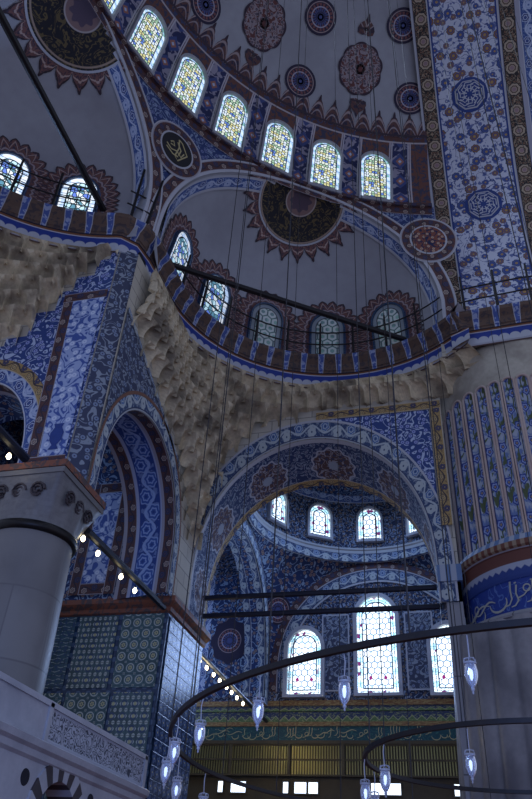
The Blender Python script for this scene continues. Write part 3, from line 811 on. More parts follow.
# iron railing along the walkways
def railing(name, pts, zf, label, post_d=1.15, h=1.35, lean=.12):
    x0 = pts[0]; th = thing(name, (x0[0], x0[1], zf), label, 'railing', 'iron railings of the upper walkway')
    L = 0; nxt = .2; n = len(pts)
    for i in range(n - 1):
        a, b = Vector((*pts[i], 0)), Vector((*pts[i + 1], 0)); d = (b - a).length
        while L + d >= nxt:
            p = a + (b - a) * ((nxt - L) / d); nx = Vector((-(b - a).y, (b - a).x, 0)).normalized()
            q = p - nx * lean
            MB().tube([(p.x, p.y, zf), (q.x, q.y, zf + h)], [.045, .035], 6).build('post', 'iron', th)
            nxt += post_d
        L += d
    for z, e in ((.45, .04), (.95, .085)):
        q = []
        for i, p in enumerate(pts):
            a = pts[max(i - 1, 0)]; b = pts[min(i + 1, n - 1)]; t = Vector((b[0] - a[0], b[1] - a[1], 0)).normalized()
            q.append((p[0] + t.y * e, p[1] - t.x * e, zf + z))
        MB().tube(q, .026, 6).build('rail', 'iron', th)
    return th
railing('gallery_railing', arc(CEX['c'], 4.74, 176, 50, 40), 16.12, 'curved iron railing across the middle half-dome niche')
railing('gallery_railing', arc(LEX['c'], 5.17, 225, 110, 40), 16.12, 'curved iron railing in front of the two bright blue windows at far left')
railing('gallery_railing', [(-7.95, 11.55), (-7.5, 12.0), (-7.35, 12.7)], 16.12, 'short iron railing on the point between the two niches', .5, 1.9, .25)
railing('gallery_railing', [(.95, 17.46), (1.5, 17.36), (2.9, 17.24), (5.2, 17.3)], 16.12, 'straight iron railing on top of the fluted pier', 1.0, 1.5)

# ------------------------------------------------------------------ stalactite (muqarnas) vaulting under the exedrae
def muqarnas(name, c, rc, rho_wall, zb, a0, a1, cell, zbot, ztop=15.0, th=.46):
    """tiers of small scalloped niches that step forward from the walls to the round cornice"""
    mb = MB(); nt = int(round((ztop - zbot) / th)); h = (ztop - zbot) / nt; nu, nv = 8, 6
    def rho(a, z):
        b = zb(a); t = max(0., min(1., (z - b) / max(.3, ztop - b))); rw = rho_wall(a) - .34 * min(1., .3 + t * 3)
        return min(rw, rc + .02) * t ** 1.1 * 0 + rw + (min(rc - .02, rw) - rw) * t ** 1.15 - .20 * sin(PI * t)
    def cells(k):
        nc = max(1, int(round((a1 - a0) * D2R * rc / cell))); st = (a1 - a0) / nc; sh = .5 * st if k % 2 else 0
        for j in range(-1, nc + 1):
            b0, b1 = max(a0, a0 + st * j + sh), min(a1, a0 + st * (j + 1) + sh)
            if b1 - b0 > st * .2: yield j, b0, b1
    for k in range(nt):
        z0, z1 = zbot + k * h, zbot + (k + 1) * h
        for j, b0, b1 in cells(k):
            mid = (b0 + b1) / 2
            if zb(mid) > z0 + h * .35: continue
            rn = random.Random(j * 131 + k * 17); dz = rn.uniform(-.03, .03); dd = rn.uniform(.26, .38)
            rows = []
            low = zb(mid) > z0 - h * .65
            if low: rows.append([(c[0] + cos((b0 + (b1 - b0) * u / nu) * D2R) * (rho_wall(b0 + (b1 - b0) * u / nu) + .05), c[1] + sin((b0 + (b1 - b0) * u / nu) * D2R) * (rho_wall(b0 + (b1 - b0) * u / nu) + .05), z0 - .05) for u in range(nu + 1)])
            for v in range(nv + 1):
                fv = v / nv; z = z0 + (z1 - z0) * fv; row = []
                for u in range(nu + 1):
                    x = 2 * u / nu - 1; a = b0 + (b1 - b0) * u / nu
                    r0, r1 = rho(a, z0), rho(a, z1)
                    lip = r0 + (r1 - r0) * fv ** 2.2
                    dep = dd * sqrt(max(0., 1 - x * x - .92 * fv ** 2.4))
                    if v == nv: dep = 0.
                    zz = z - (.15 * abs(x) ** 5 * (1 - fv)) + dz * (1 - fv) * fv
                    r = lip + dep; row.append((c[0] + cos(a * D2R) * r, c[1] + sin(a * D2R) * r, zz))
                rows.append(row)
            mb.grid(rows)
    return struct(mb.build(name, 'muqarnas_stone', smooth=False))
def arch_curve(c, r, spring, apex, p=1.):
    """height of an arch's outline above position x (None outside it)"""
    def f(x):
        d = abs(x - c) / r
        return None if d > 1 else spring + (apex - spring) * sqrt(max(0, 1 - d ** 2)) ** .92
    return f
c_out = arch_curve(-4.05, 4.0, 8.6, 13.72); l_out = arch_curve(14.92, 2.68, 8.5, 11.75)
def rw_mid(a):
    x, y = cos(a * D2R), sin(a * D2R); r = 99
    if x < 0: r = min(r, (XL - CEX['c'][0]) / x)
    if y > 0: r = min(r, (YC - CEX['c'][1]) / y)
    return min(r, 8.)
def zb_mid(a):
    r = rw_mid(a); x = CEX['c'][0] + r * cos(a * D2R); y = CEX['c'][1] + r * sin(a * D2R)
    if y > YC - .05:                                       # on the back wall
        z = c_out(x); z = 9.0 if z is None else z + .22
        if x > -3.6: z = max(z, 14.0)
        return z
    tri = 13.1 - max(0, y - 12.3) * .42                   # on the left wall: above the painted gable
    z = l_out(y) or 8.7
    return max(tri if y < 16.9 else 8.9 + (19 - y) * .9, z + .05)
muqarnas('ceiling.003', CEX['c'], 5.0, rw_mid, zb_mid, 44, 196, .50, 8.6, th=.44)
def rw_l(a):
    x, y = cos(a * D2R), sin(a * D2R); r = 9.
    if x < 0: r = min(r, -5.6 / x)
    if y > 0: r = min(r, 5.5 / y)
    return r
def zb_l(a):
    r = rw_l(a); x = LEX['c'][0] + r * cos(a * D2R)
    st = [(-8.25, 15.0), (-8.6, 14.72), (-9.15, 14.15), (-9.5, 13.68), (-10.1, 13.0), (-10.7, 12.2), (-13, 11.95)]
    for x_, z in st:
        if x >= x_: return z
    return 11.9
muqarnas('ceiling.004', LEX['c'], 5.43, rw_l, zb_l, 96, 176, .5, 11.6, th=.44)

# ------------------------------------------------------------------ wall on the left, with its arch; the wall of the left exedra; the back wall of the bay
def wall_with_arch(name, mat, place, x0, x1, zb, zt, c, r, spring, apex, n=40, back=None, curve=None):
    """flat wall x0..x1, zb..zt pierced by an arch"""
    f = arch_curve(c, r, spring, apex); mb = MB()
    xs = [c - r * cos(PI * k / n) for k in range(n + 1)]
    zs = [f(x) if abs(abs(x - c) - r) > 1e-6 else spring for x in xs]
    mb.grid([[place(x, zs[i]) for i, x in enumerate(xs)], [place(x, (zs[i] + zt) / 2) for i, x in enumerate(xs)], [place(x, zt) for x in xs]], [[(x, zs[i]) for i, x in enumerate(xs)], [(x, (zs[i] + zt) / 2) for i, x in enumerate(xs)], [(x, zt) for x in xs]])
    for a, b in ((x0, c - r), (c + r, x1)):
        if b - a > .01: mb.poly([place(a, zb), place(b, zb), place(b, zt), place(a, zt)], [(a, zb), (b, zb), (b, zt), (a, zt)])
    return mb.build(name, mat)
def arch_band(name, mat, place, c, r0, r1, spring, a0_, a1_, par, n=48, drop=0., depth=0.):
    """flat ring round an arch, r0/a0_ inner radius/apex, r1/a1_ outer; legs go down by drop"""
    def side(r, ap):
        q = [(c - r, spring - drop)] if drop else []
        for k in range(n + 1):
            x = c - r * cos(PI * k / n); q.append((x, spring + (ap - spring) * sin(PI * k / n) ** .92))
        return q + ([(c + r, spring - drop)] if drop else [])
    A_, B_ = side(r0, a0_), side(r1, a1_); L = [0]
    for i in range(1, len(A_)): L.append(L[-1] + sqrt((B_[i][0] - B_[i-1][0]) ** 2 + (B_[i][1] - B_[i-1][1]) ** 2))
    MB().grid([[place(*q) for q in A_], [place(*q) for q in B_]], [[(l, 0.) for l in L], [(l, r1 - r0) for l in L]]).build(name, mat, par)
def soffit(name, mat, place0, place1, c0, r0, s0, ap0, c1, r1, s1, ap1, drop0, par, n=48, splits=((0., 1., 'x'),), struct_=False):
    """underside of an arch, lofted from the front outline to the back one, cut in painted strips"""
    def side(c, r, s, ap):
        q = [(c - r, s - drop0)]
        for k in range(n + 1): q.append((c - r * cos(PI * k / n), s + (ap - s) * sin(PI * k / n) ** .92))
        return q + [(c + r, s - drop0)]
    A_ = [Vector(place0(*q)) for q in side(c0, r0, s0, ap0)]; B_ = [Vector(place1(*q)) for q in side(c1, r1, s1, ap1)]
    L = [0]
    for i in range(1, len(A_)): L.append(L[-1] + (A_[i] - A_[i-1]).length)
    W = (A_[n // 2] - B_[n // 2]).length; out = []
    for f0, f1, mt, nm in splits:
        o = MB().grid([[A_[i].lerp(B_[i], f) for i in range(len(A_))] for f in (f0, f1)], [[(l, 0.) for l in L], [(l, (f1 - f0) * W) for l in L]]).build(nm, mt, par, smooth=True); out.append(o)
    return out
pl = lambda off: (lambda y, z: (XL + off, y, z))
wl = struct(wall_with_arch('wall_left', 'wall_stone', pl(0.), 12.2, 19.0, 7.35, 15.1, 14.95, 2.36, 8.5, 11.18))
arch_band('arch_band', 'leaf_border', pl(.04), 14.95, 2.36, 2.68, 8.5, 11.18, 11.62, wl, drop=1.15)
arch_band('red_fillet', 'brown_line', pl(.05), 14.95, 2.68, 2.76, 8.5, 11.62, 11.72, wl, drop=1.15)
mb = MB(); ys = [12.26 + (16.9 - 12.26) * k / 30 for k in range(31)]
lo_ = [max((arch_curve(14.95, 2.76, 8.5, 11.72)(y) or 7.4), 7.4) for y in ys]; hi_ = [max(lo_[i] + .05, 13.1 - (y - 12.3) * .42) for i, y in enumerate(ys)]
mb.grid([[(XL + .03, y, lo_[i]) for i, y in enumerate(ys)], [(XL + .03, y, hi_[i]) for i, y in enumerate(ys)]], [[(y, lo_[i]) for i, y in enumerate(ys)], [(y, hi_[i]) for i, y in enumerate(ys)]])
mb.build('painted_gable', 'arab_dusk', wl)
mb = MB(); mb.grid([[(XL + .05, y, hi_[i] - .16) for i, y in enumerate(ys)], [(XL + .05, y, hi_[i]) for i, y in enumerate(ys)]], [[(y, 0.) for y in ys], [(y, .34) for y in ys]]); mb.build('gable_border', 'leaf_border', wl)
pb9 = lambda y, z: (-9.3, y + .35 * (1 if y > 14.95 else 0), z)
soffit('', '', pl(0.), pb9, 14.95, 2.36, 8.5, 11.18, 14.95, 2.36, 8.5, 11.18, 1.15, wl,
       splits=((0., .24, 'red_border', 'red_soffit_strip'), (.24, .74, 'circle_border', 'blue_soffit_strip'), (.74, 1., 'red_border', 'red_soffit_strip')))
# wall seen through the left arch, above the tiled block
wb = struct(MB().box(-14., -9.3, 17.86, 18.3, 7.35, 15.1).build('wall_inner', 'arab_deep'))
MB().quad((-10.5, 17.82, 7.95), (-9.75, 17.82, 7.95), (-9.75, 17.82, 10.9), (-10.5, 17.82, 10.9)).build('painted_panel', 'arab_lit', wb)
for x0, x1, z0, z1 in ((-10.84, -10.5, 7.6, 11.24), (-9.75, -9.41, 7.6, 11.24)):
    MB().poly([(x0, 17.81, z0), (x1, 17.81, z0), (x1, 17.81, z1), (x0, 17.81, z1)], [(0, 0), (0, .34), (3.64, .34), (3.64, 0)]).build('panel_border', 'red_border', wb)
for z0 in (7.6, 10.9): MB().poly([(-10.5, 17.81, z0), (-9.75, 17.81, z0), (-9.75, 17.81, z0 + .34), (-10.5, 17.81, z0 + .34)], [(0, 0), (.75, 0), (.75, .34), (0, .34)]).build('panel_border', 'red_border', wb)
struct(MB().box(-14., -7.62, 12.3, 18.3, 15.1, 15.3).build('ceiling.005', 'dark_void'))
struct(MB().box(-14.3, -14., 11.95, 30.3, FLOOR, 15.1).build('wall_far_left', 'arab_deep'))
# front wall of the left exedra (faces the camera side) with painted pilaster and a small arch
YS = 11.92
ps = lambda off: (lambda x, z: (x, YS - off, z))
wsd = struct(wall_with_arch('wall_side', 'wall_stone', ps(0.), -14., -8.0, 7.75, 15.1, -10.95, 1.72, 8.3, 10.78))
MB().quad((-8.0, YS, 7.75), (XL, 12.25, 7.75), (XL, 12.25, 15.1), (-8.0, YS, 15.1)).build('chamfer', 'arab_dusk', wsd)
arch_band('arch_band', 'blue_border', ps(.04), -10.95, 1.72, 2.08, 8.3, 10.78, 11.2, wsd, drop=.5)
arch_band('red_fillet', 'gold_border', ps(.05), -10.95, 2.08, 2.34, 8.3, 11.2, 11.5, wsd, drop=.5)
soffit('', '', ps(0.), lambda x, z: (x, YS + 1.6, z), -10.95, 1.72, 8.3, 10.78, -10.95, 1.72, 8.3, 10.78, .5, wsd, splits=((0., .3, 'red_border', 'red_soffit_strip'), (.3, 1., 'arab_deep', 'blue_soffit_strip')))
st = [(-8.02, 15.0), (-8.25, 15.0), (-8.25, 14.72), (-8.6, 14.72), (-8.6, 14.15), (-9.15, 14.15), (-9.15, 13.68), (-9.5, 13.68), (-9.5, 13.0), (-10.1, 13.0), (-10.1, 12.2), (-10.7, 12.2), (-10.7, 11.95), (-13.5, 11.95)]
arcf = arch_curve(-10.95, 2.34, 8.3, 11.5)
mb = MB()
def lowp(x):
    z = arcf(x); return z if z is not None and z > 8.3 else 7.78
for p, q in zip(st, st[1:]):
    if p[0] == q[0]: continue
    n_ = max(1, int((p[0] - q[0]) / .12)); xs = [p[0] + (q[0] - p[0]) * k / n_ for k in range(n_ + 1)]
    mb.grid([[(x, YS - .03, lowp(x)) for x in xs], [(x, YS - .03, p[1]) for x in xs]], [[(x, lowp(x)) for x in xs], [(x, p[1]) for x in xs]])
mb.build('painted_field', 'arab_blue', wsd)
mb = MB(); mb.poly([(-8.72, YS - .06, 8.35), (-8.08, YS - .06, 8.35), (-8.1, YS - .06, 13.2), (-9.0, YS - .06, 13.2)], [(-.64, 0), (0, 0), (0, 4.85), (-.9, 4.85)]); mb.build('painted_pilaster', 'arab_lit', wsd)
for a, b in (((-8.72, 8.0), (-9.0, 13.5)),):
    MB().poly([(a[0] - .3, YS - .055, a[1]), (a[0], YS - .055, a[1]), (b[0], YS - .055, b[1]), (b[0] - .3, YS - .055, b[1])], [(0, 0), (0, .34), (5.5, .34), (5.5, 0)]).build('pilaster_border', 'red_border', wsd)
MB().poly([(-9.3, YS - .057, 13.2), (-8.05, YS - .057, 13.2), (-8.05, YS - .057, 13.5), (-9.3, YS - .057, 13.5)], [(0, 0), (1.25, 0), (1.25, .34), (0, .34)]).build('pilaster_border', 'red_border', wsd)
MB().poly([(-9.0, YS - .057, 8.05), (-8.05, YS - .057, 8.05), (-8.05, YS - .057, 8.35), (-9.0, YS - .057, 8.35)], [(0, 0), (.95, 0), (.95, .34), (0, .34)]).build('pilaster_border', 'red_border', wsd)
mb = MB()                                          # the vase painted at the foot of the pilaster
ribbon(mb, [(-8.4, 8.5), (-8.4, 8.62), (-8.4, 8.75), (-8.4, 8.95), (-8.4, 9.1), (-8.4, 9.2)], [.26, .12, .30, .34, .18, .26], lambda x, z: (x, YS - .075, z)); mb.build('painted_vase', 'blue_paint', wsd)

# back wall of the bay below the middle exedra, with the great blue arch
pc = lambda off: (lambda x, z: (x, YC - off, z))
wbk = struct(wall_with_arch('wall_back', 'wall_stone', pc(0.), XL - .4, .08, 7.4, 15.1, -4.05, 3.55, 8.5, 12.98))
arch_band('arch_band', 'leaf_border', pc(.05), -4.05, 3.55, 3.98, 8.5, 12.98, 13.6, wbk, drop=1.1)
arch_band('white_fillet', 'white_line', pc(.06), -4.05, 3.98, 4.04, 8.5, 13.6, 13.68, wbk, drop=1.1)
so = soffit('', '', pc(0.), lambda x, z: (x, 20.85, z), -4.05, 3.55, 8.5, 12.98, -4.12, 3.55, 8.3, 12.35, 1.1, wbk,
            splits=((0., .08, 'white_line', 'soffit_fillet'), (.08, .86, 'soffit_floral', 'painted_soffit'), (.86, 1., 'gold_border', 'soffit_border')))
def over(x): z = arch_curve(-4.05, 4.04, 8.5, 13.68)(x); return z if z else 8.5
xs = [-3.6 + (-.3 + 3.6) * k / 30 for k in range(31)]
mb = MB(); mb.grid([[(x, YC - .04, over(x)) for x in xs], [(x, YC - .04, 13.66) for x in xs]], [[(x, over(x)) for x in xs], [(x, 13.6) for x in xs]]); mb.build('painted_spandrel', 'arab_blue', wbk)
MB().poly([(-3.9, YC - .07, 13.66), (.06, YC - .07, 13.66), (.06, YC - .07, 13.98), (-3.9, YC - .07, 13.98)], [(0, 0), (4.2, 0), (4.2, .34), (0, .34)]).build('painted_border', 'gold_border', wbk)
MB().poly([(-.28, YC - .09, 9.6), (.06, YC - .09, 9.6), (.06, YC - .09, 13.66), (-.28, YC - .09, 13.66)], [(0, 0), (0, .34), (4.1, .34), (4.1, 0)]).build('painted_border', 'gold_border', wbk)
# impost block that carries the right end of the arch
imp = struct(MB().box(-.50, .14, 18.9, 20.9, 7.95, 8.42).build('trim_2', 'pier_cap'))
MB().box(-.34, .08, 19.0, 20.85, FLOOR, 7.95).build('jamb', 'stone_grey', imp)

# ------------------------------------------------------------------ the great arch on the right
AC, AR = (6.44, 18.0), 12.2
def ap(x, s, r=AR):
    """point on the arch's underside; s<0 runs down the straight leg"""
    if s <= 0: return (x, AC[0] + r, AC[1] + s)
    a = s / r; return (x, AC[0] + r * cos(a), AC[1] + r * sin(a))
ss = [-2.0, -1.0, 0.] + [AR * PI * k / 120 for k in range(1, 121)]
def strip(x0, x1, name, mat, par, r=AR, v0=0., flip=False):
    w = x1 - x0; ga = [[ap(x, s, r) for s in ss] for x in (x0, x1)]
    us = [[(s, v) for s in ss] for v in (0., w)] if not flip else [[(v, s) for s in ss] for v in (0., w)]
    return MB().grid(ga, us).build(name, mat, par, smooth=True)
arch = struct(strip(XCUT, 4.95, 'wall_arch', 'dome_plaster', None, AR + .03))
strip(XCUT, XCUT + .06, 'white_fillet', 'white_line', arch, AR - .01)
strip(XCUT + .06, 1.16, 'painted_border', 'arch_border', arch)
for x in (1.16, 3.62): strip(x, x + .05, 'white_fillet', 'white_line', arch, AR - .01)
for x in (1.21, 3.56): strip(x, x + .06, 'blue_fillet', 'blue_paint', arch, AR - .008)
strip(1.27, 3.56, 'painted_floral_panel', 'arch_floral', arch, flip=True)
strip(3.67, 4.40, 'painted_border', 'arch_border', arch)
strip(4.40, 4.95, 'painted_border', 'blue_border', arch)
MB().grid([[ap(XCUT, s, r) for s in ss] for r in (AR, AR + 1.2)]).build('arch_face', 'dome_plaster', arch)
MB().grid([[ap(4.95, s, r) for s in ss] for r in (AR, AR + .9)], [[(s, v) for s in ss] for v in (0, .9)]).build('arch_face', 'arab_blue', arch)
def star_pts(R, k, f): return [((R if i % 2 == 0 else R * f) * cos(PI * i / k + PI / 8), (R if i % 2 == 0 else R * f) * sin(PI * i / k + PI / 8)) for i in range(2 * k)]
for ang_ in (38.9, 18.4, 59.5, 80.):
    s0 = ang_ * D2R * AR; P = lambda a, b, e=.03: ap(2.39 + a, s0 + b, AR - e)
    mb = MB(); fan(mb, star_pts(.66, 8, 1 / cos(PI / 8) * .92), lambda a, b: P(a, b, .02), c=(0, 0)); mb.build('octagon_ground', 'blue_paint', arch)
    mb = MB(); fan(mb, star_pts(.57, 8, .93), lambda a, b: P(a, b, .03), c=(0, 0)); mb.build('octagon_edge', 'white_line', arch)
    mb = MB(); fan(mb, star_pts(.52, 8, .93), lambda a, b: P(a, b, .04), c=(0, 0)); mb.build('octagon_field', 'blue_paint', arch)
    mb = MB()                                         # angular interlaced script
    for k in range(8):
        t = PI / 4 * k; R_ = lambda a, b: (a * cos(t) - b * sin(t), a * sin(t) + b * cos(t))
        for pts in ([(.44, -.12), (.44, .12), (.3, .2)], [(.34, -.16), (.34, .06), (.2, .06), (.2, -.05)], [(.26, -.14), (.1, -.04)], [(.12, .04), (.27, .17)]):
            ribbon(mb, [R_(*q) for q in pts], .035, lambda a, b: P(a, b, .05))
    mb.build('octagon_script', 'white_script', arch)
# pendentive of the main dome just beyond the arch, at the picture's right edge
rows = []; us = []
for i in range(25):
    q = -2.4 + i / 24 * (AR * PI / 2 + 2.4); t = max(0., q) / AR; z = AC[1] + (q if q < 0 else AR * sin(t)); d = AR * (1 - cos(t)); row = []; uu = []
    for j in range(9):
        f = j / 8; w = 1.2 + 5. * (q < 0); p1 = Vector((4.95, AC[0] + AR - d, z)); p2 = Vector((4.95 + d, AC[0] + AR, z)); p = p1.lerp(p2, f) + Vector((-1, 1, 0)) * (.16 * d * f * (1 - f))
        if t < .5: p.x += f * (.9 - 1.8 * t)
        row.append(tuple(p)); uu.append((f * d * 1.4, q))
    rows.append(row); us.append(uu)
struct(MB().grid(rows, us).build('wall_pendentive', 'arab_rim', smooth=True))

# ------------------------------------------------------------------ fluted pier
fp = thing('fluted_pier', (PIER[0], PIER[1], FLOOR), 'massive round pier with painted blue flutes and an inscription band', 'pillar')
px, py = PIER
MB().lathe([(2.42, 8.6), (2.42, 13.95)], PIER, 96).build('shaft', 'blue_paint', fp, smooth=True)
ztop = 13.44; PR = 2.56
half_az = [180 - 9.2 * .5 - 9.2 * k for k in range(3)] + [147.5, 137., 125., 111., 96.]
FL = []
for q in half_az: FL += [q, 360 - q]
FL = sorted(FL)
def fwid(k):
    g = min(abs(FL[(k + 1) % len(FL)] - FL[k]) % 360 or 9, abs(FL[k] - FL[k - 1]) % 360 or 9); return g * D2R * .40
FLUTES = [((q + 90) * D2R, fwid(k)) for k, q in enumerate(FL)]
def cyl(a, r, z): return (px + r * cos(a), py + r * sin(a), z)
for a, fw_ in FLUTES:
    nu = 8; mb = MB(); rows = []; us = []
    for f in [0, .15, .3, .45, .6, .75, .85, .92, .96, .985, 1.]:
        row = []; uu = []
        for u in range(nu + 1):
            s = -1 + 2 * u / nu; zt = ztop + fw_ * PR * sqrt(max(0, 1 - s * s)); z = 8.62 + (zt - 8.62) * f
            ed = 1 if f < .9 else sqrt(max(0, 1 - ((f - .9) / .1) ** 2)) * .9 + .1
            row.append(cyl(a + s * fw_, PR - .11 * sqrt(max(0, 1 - s * s)) * ed, z)); uu.append((s, z))
        rows.append(row); us.append(uu)
    MB().grid(rows, us).build('flute', 'flute_paint', fp, smooth=True)
mb = MB()
for a, fw_ in FLUTES:                                # ridges between the flutes, arched over each
    pth = [cyl(a - fw_ * 1.06, PR + .01, 8.62), cyl(a - fw_ * 1.06, PR + .01, ztop)] + [cyl(a - fw_ * 1.06 * cos(PI * j / 10), PR + .01, ztop + fw_ * 1.06 * PR * sin(PI * j / 10)) for j in range(1, 10)] + [cyl(a + fw_ * 1.06, PR + .01, ztop), cyl(a + fw_ * 1.06, PR + .01, 8.62)]
    mb.tube(pth, .038, 6, cap=False)
mb.build('ridges', 'flute_ridge', fp, smooth=True)
mb = MB(); NN = 720; top = []; bot = []
for i in range(NN + 1):                              # the smooth collar with the arched flute heads cut from its edge
    a = PI / 2 + 2 * PI * i / NN; z = ztop - .3 if sin(a) < .2 else 8.6
    for fa_, fw_ in FLUTES:
        s = (a - fa_) / fw_
        if abs(s) < 1: z = ztop + fw_ * PR * sqrt(1 - s * s)
    bot.append(cyl(a, PR + .005, z)); top.append(cyl(a, PR + .005, 15.05))
mb.grid([bot, top], [[(2 * PI * i / NN * PR, bot[i][2]) for i in range(NN + 1)], [(2 * PI * i / NN * PR, 15.) for i in range(NN + 1)]]); mb.build('collar', 'collar_plaster', fp, smooth=True)
MB().box(.30, 5.6, 18.0, 22.8, 14.95, 16.05).build('head_block', 'wall_stone', fp)
MB().lathe([(2.56, 8.66), (2.70, 8.6), (2.80, 8.42), (2.80, 8.28), (2.66, 8.2), (2.62, 8.0), (2.60, 7.6), (2.57, 7.52)][::-1], PIER, 96).build('cornice', 'pier_cap', fp, smooth=False)
MB().lathe([(2.55, 6.62), (2.55, 7.55)], PIER, 96).build('inscription_band', 'band_blue', fp, smooth=True)
mb = MB()
for pts, w in script_strokes(9.0, .92, 11, .40): ribbon(mb, pts, w, lambda a, b: cyl(-PI / 2 - .55 + a / 2.57, 2.575, 7.06 + b))
mb.build('calligraphy', 'band_script', fp)
MB().lathe([(2.98, 6.44), (3.0, 6.5), (2.9, 6.6), (2.55, 6.66)], PIER, 96).build('ledge', 'stone_grey', fp)
mb = MB(); NL = 28
def fl(a, z):
    r = 3.0 + .30 * max(0, (6.4 - z) / 8.); f = abs(cos(a * NL / 2)) ** .6
    return cyl(a, r - .10 + .12 * f, z)
zs = [FLOOR, 0, 1.5, 3, 4.5, 5.9, 6.3, 6.46]
mb.grid([[fl(2 * PI * i / 320, z) for i in range(321)] for z in zs], [[(2 * PI * i / 320 * 3, z) for i in range(321)] for z in zs]); mb.build('lower_shaft', 'pier_stone', fp, smooth=True)

# ------------------------------------------------------------------ marble column on the left
cx, cy = -8.46, 12.1
mc = thing('marble_column', (cx, cy, FLOOR), 'thick grey marble column with square capital at the left edge', 'column')
MB().lathe([(1.12, FLOOR), (1.12, -1.3), (1.02, -1.15), (.98, -1.), (.93, -.8), (.92, 2), (.89, 4.5), (.84, 6.3)], (cx, cy), 48).build('shaft', 'marble', mc, smooth=True)
MB().lathe([(.84, 6.28), (.91, 6.3), (.93, 6.38), (.91, 6.46), (.83, 6.48)], (cx, cy), 48).build('collar', 'bronze', mc, smooth=True)
mb = MB(); rows = []
for i in range(13):
    f = i / 12; z = 6.46 + .98 * f; row = []
    for j in range(64):
        a = 2 * PI * j / 64; c_, s_ = cos(a), sin(a); sq = .92 / max(abs(c_), abs(s_)); rr = .83 + (.02 + .1 * f) ; e = f ** 1.6
        r = rr * (1 - e) + sq * e; r += .025 * sin(a * 16) * sin(PI * f)
        row.append((cx + r * c_, cy + r * s_, z))
    rows.append(row)
mb.grid(rows, close=True); mb.build('capital', 'marble', mc, smooth=True)
MB().box(cx - .95, cx + .95, cy - .95, cy + .95, 7.44, 7.56).box(cx - .9, cx + .9, cy - .9, cy + .9, 7.56, 7.75).build('abacus', 'marble', mc)
MB().box(cx - .97, cx + .97, cy - .97, cy + .97, 7.57, 7.72).build('abacus_band', 'cap_red', mc)
for dx, dy in ((0, -1), (1, 0)):                     # carved volutes of the capital
    mb = MB()
    for k in range(3):
        q = []
        for j in range(22):
            t = j / 21 * 4 * PI; r = .17 * (1 - j / 26); a_ = (k - 1) * .42 + r * cos(t); b_ = 7.08 + r * sin(t)
            f = (b_ - 6.46) / .98; o = .84 + .10 * f ** 1.6 + .02
            q.append((cx + dx * o + dy * a_ * -1 if dx == 0 else cx + o, cy - o if dx == 0 else cy + a_, b_) if True else 0)
        mb.tube(q, .03, 5)
    mb.build('carving', 'stripe_dark', mc)

# ------------------------------------------------------------------ tiled block between the two arches
tp = thing('tiled_pier', (-9.4, 19.3, FLOOR), 'square pier faced with blue and green patterned tiles under a red-edged ledge', 'pillar')
MB().box(-11.2, -7.68, 17.88, 20.8, FLOOR, 7.1).build('core', 'tile_edge', tp)
def tile_panel(x0, x1, z0, z1, mat): MB().poly([(x0, 17.85, z0), (x1, 17.85, z0), (x1, 17.85, z1), (x0, 17.85, z1)], [(x0, z0), (x1, z0), (x1, z1), (x0, z1)]).build('tile_panel', mat, tp)
for x0, x1, mt in ((-11.2, -10.4, 'tile_rows'), (-10.3, -9.12, 'tile_lattice'), (-9.0, -7.78, 'tile_rings')): tile_panel(x0, x1, 5.05, 6.98, mt)
for x0, x1, mt in ((-11.2, -10.35, 'tile_rings'), (-10.25, -9.0, 'tile_rings'), (-8.9, -7.78, 'tile_lattice')): tile_panel(x0, x1, 2.2, 4.93, mt)
MB().poly([(-7.65, 17.98, 1.2), (-7.65, 20.7, 1.2), (-7.65, 20.7, 6.95), (-7.65, 17.98, 6.95)], [(0, 0), (2.7, 0), (2.7, 5.8), (0, 5.8)]).build('tile_panel', 'tile_stars', tp)
mb = MB()
prof2 = [(0., 7.0), (.06, 7.04), (.08, 7.14), (.16, 7.2), (.22, 7.26), (.22, 7.4), (.1, 7.45), (-.3, 7.46)]
rect = lambda o: [(-12.2, 17.88 - o), (-7.68 + o, 17.88 - o), (-7.68 + o, 20.85)]
mb.grid([[(*q, z) for q in rect(o)] for o, z in prof2], [[(0, i * .08), (4.5, i * .08), (7.5, i * .08)] for i in range(len(prof2))]); mb.build('ledge', 'cap_red', tp)
MB().box(-11.2, -7.7, 17.9, 20.8, 7.1, 7.4).build('ledge_core', 'stone_grey', tp)

# ------------------------------------------------------------------ marble tribune (raised platform) at lower left
tr = thing('marble_tribune', (-6.8, 9.5, FLOOR), 'pale marble platform wall with pierced parapet and striped arch', 'tribune')
y0, y1 = 3.0, 13.9
mb = MB()
ya, ra, za, zs_ = 10.82, .62, 1.72, 1.05
f_ = arch_curve(ya, ra, zs_, za)
yy = [ya - ra * cos(PI * k / 20) for k in range(21)]
mb.grid([[(-6., y, f_(y) if 0 < i < 20 else zs_) for i, y in enumerate(yy)], [(-6., y, 2.0) for y in yy]], [[(y, f_(y) or zs_) for y in yy], [(y, 2.) for y in yy]])
for a, b in ((y0, ya - ra), (ya + ra, y1)): mb.poly([(-6., a, FLOOR), (-6., b, FLOOR), (-6., b, 2.), (-6., a, 2.)], [(a, FLOOR), (b, FLOOR), (b, 2.), (a, 2.)])
mb.poly([(-6., y1, FLOOR), (-6.35, y1, FLOOR), (-6.35, y1, 2.), (-6., y1, 2.)]); mb.build('wall', 'marble_pale', tr)
MB().box(-7.25, -6.35, y0, y1, 1.85, 2.0).build('platform', 'marble', tr)
MB().sweep([(0., 1.84), (-.05, 1.88), (-.06, 1.96), (-.12, 2.0), (-.14, 2.08), (-.06, 2.12), (0., 2.14)], [(-6., y0), (-6., y1), (-6.35, y1)]).build('moulding', 'marble_pale', tr)
MB().box(-6.22, -6.02, y0, 10.08, 2.13, 2.62).build('parapet', 'marble_pale', tr)
MB().box(-6.22, -6.02, 10.18, y1, 2.13, 2.62).build('pierced_parapet', 'pierced', tr)
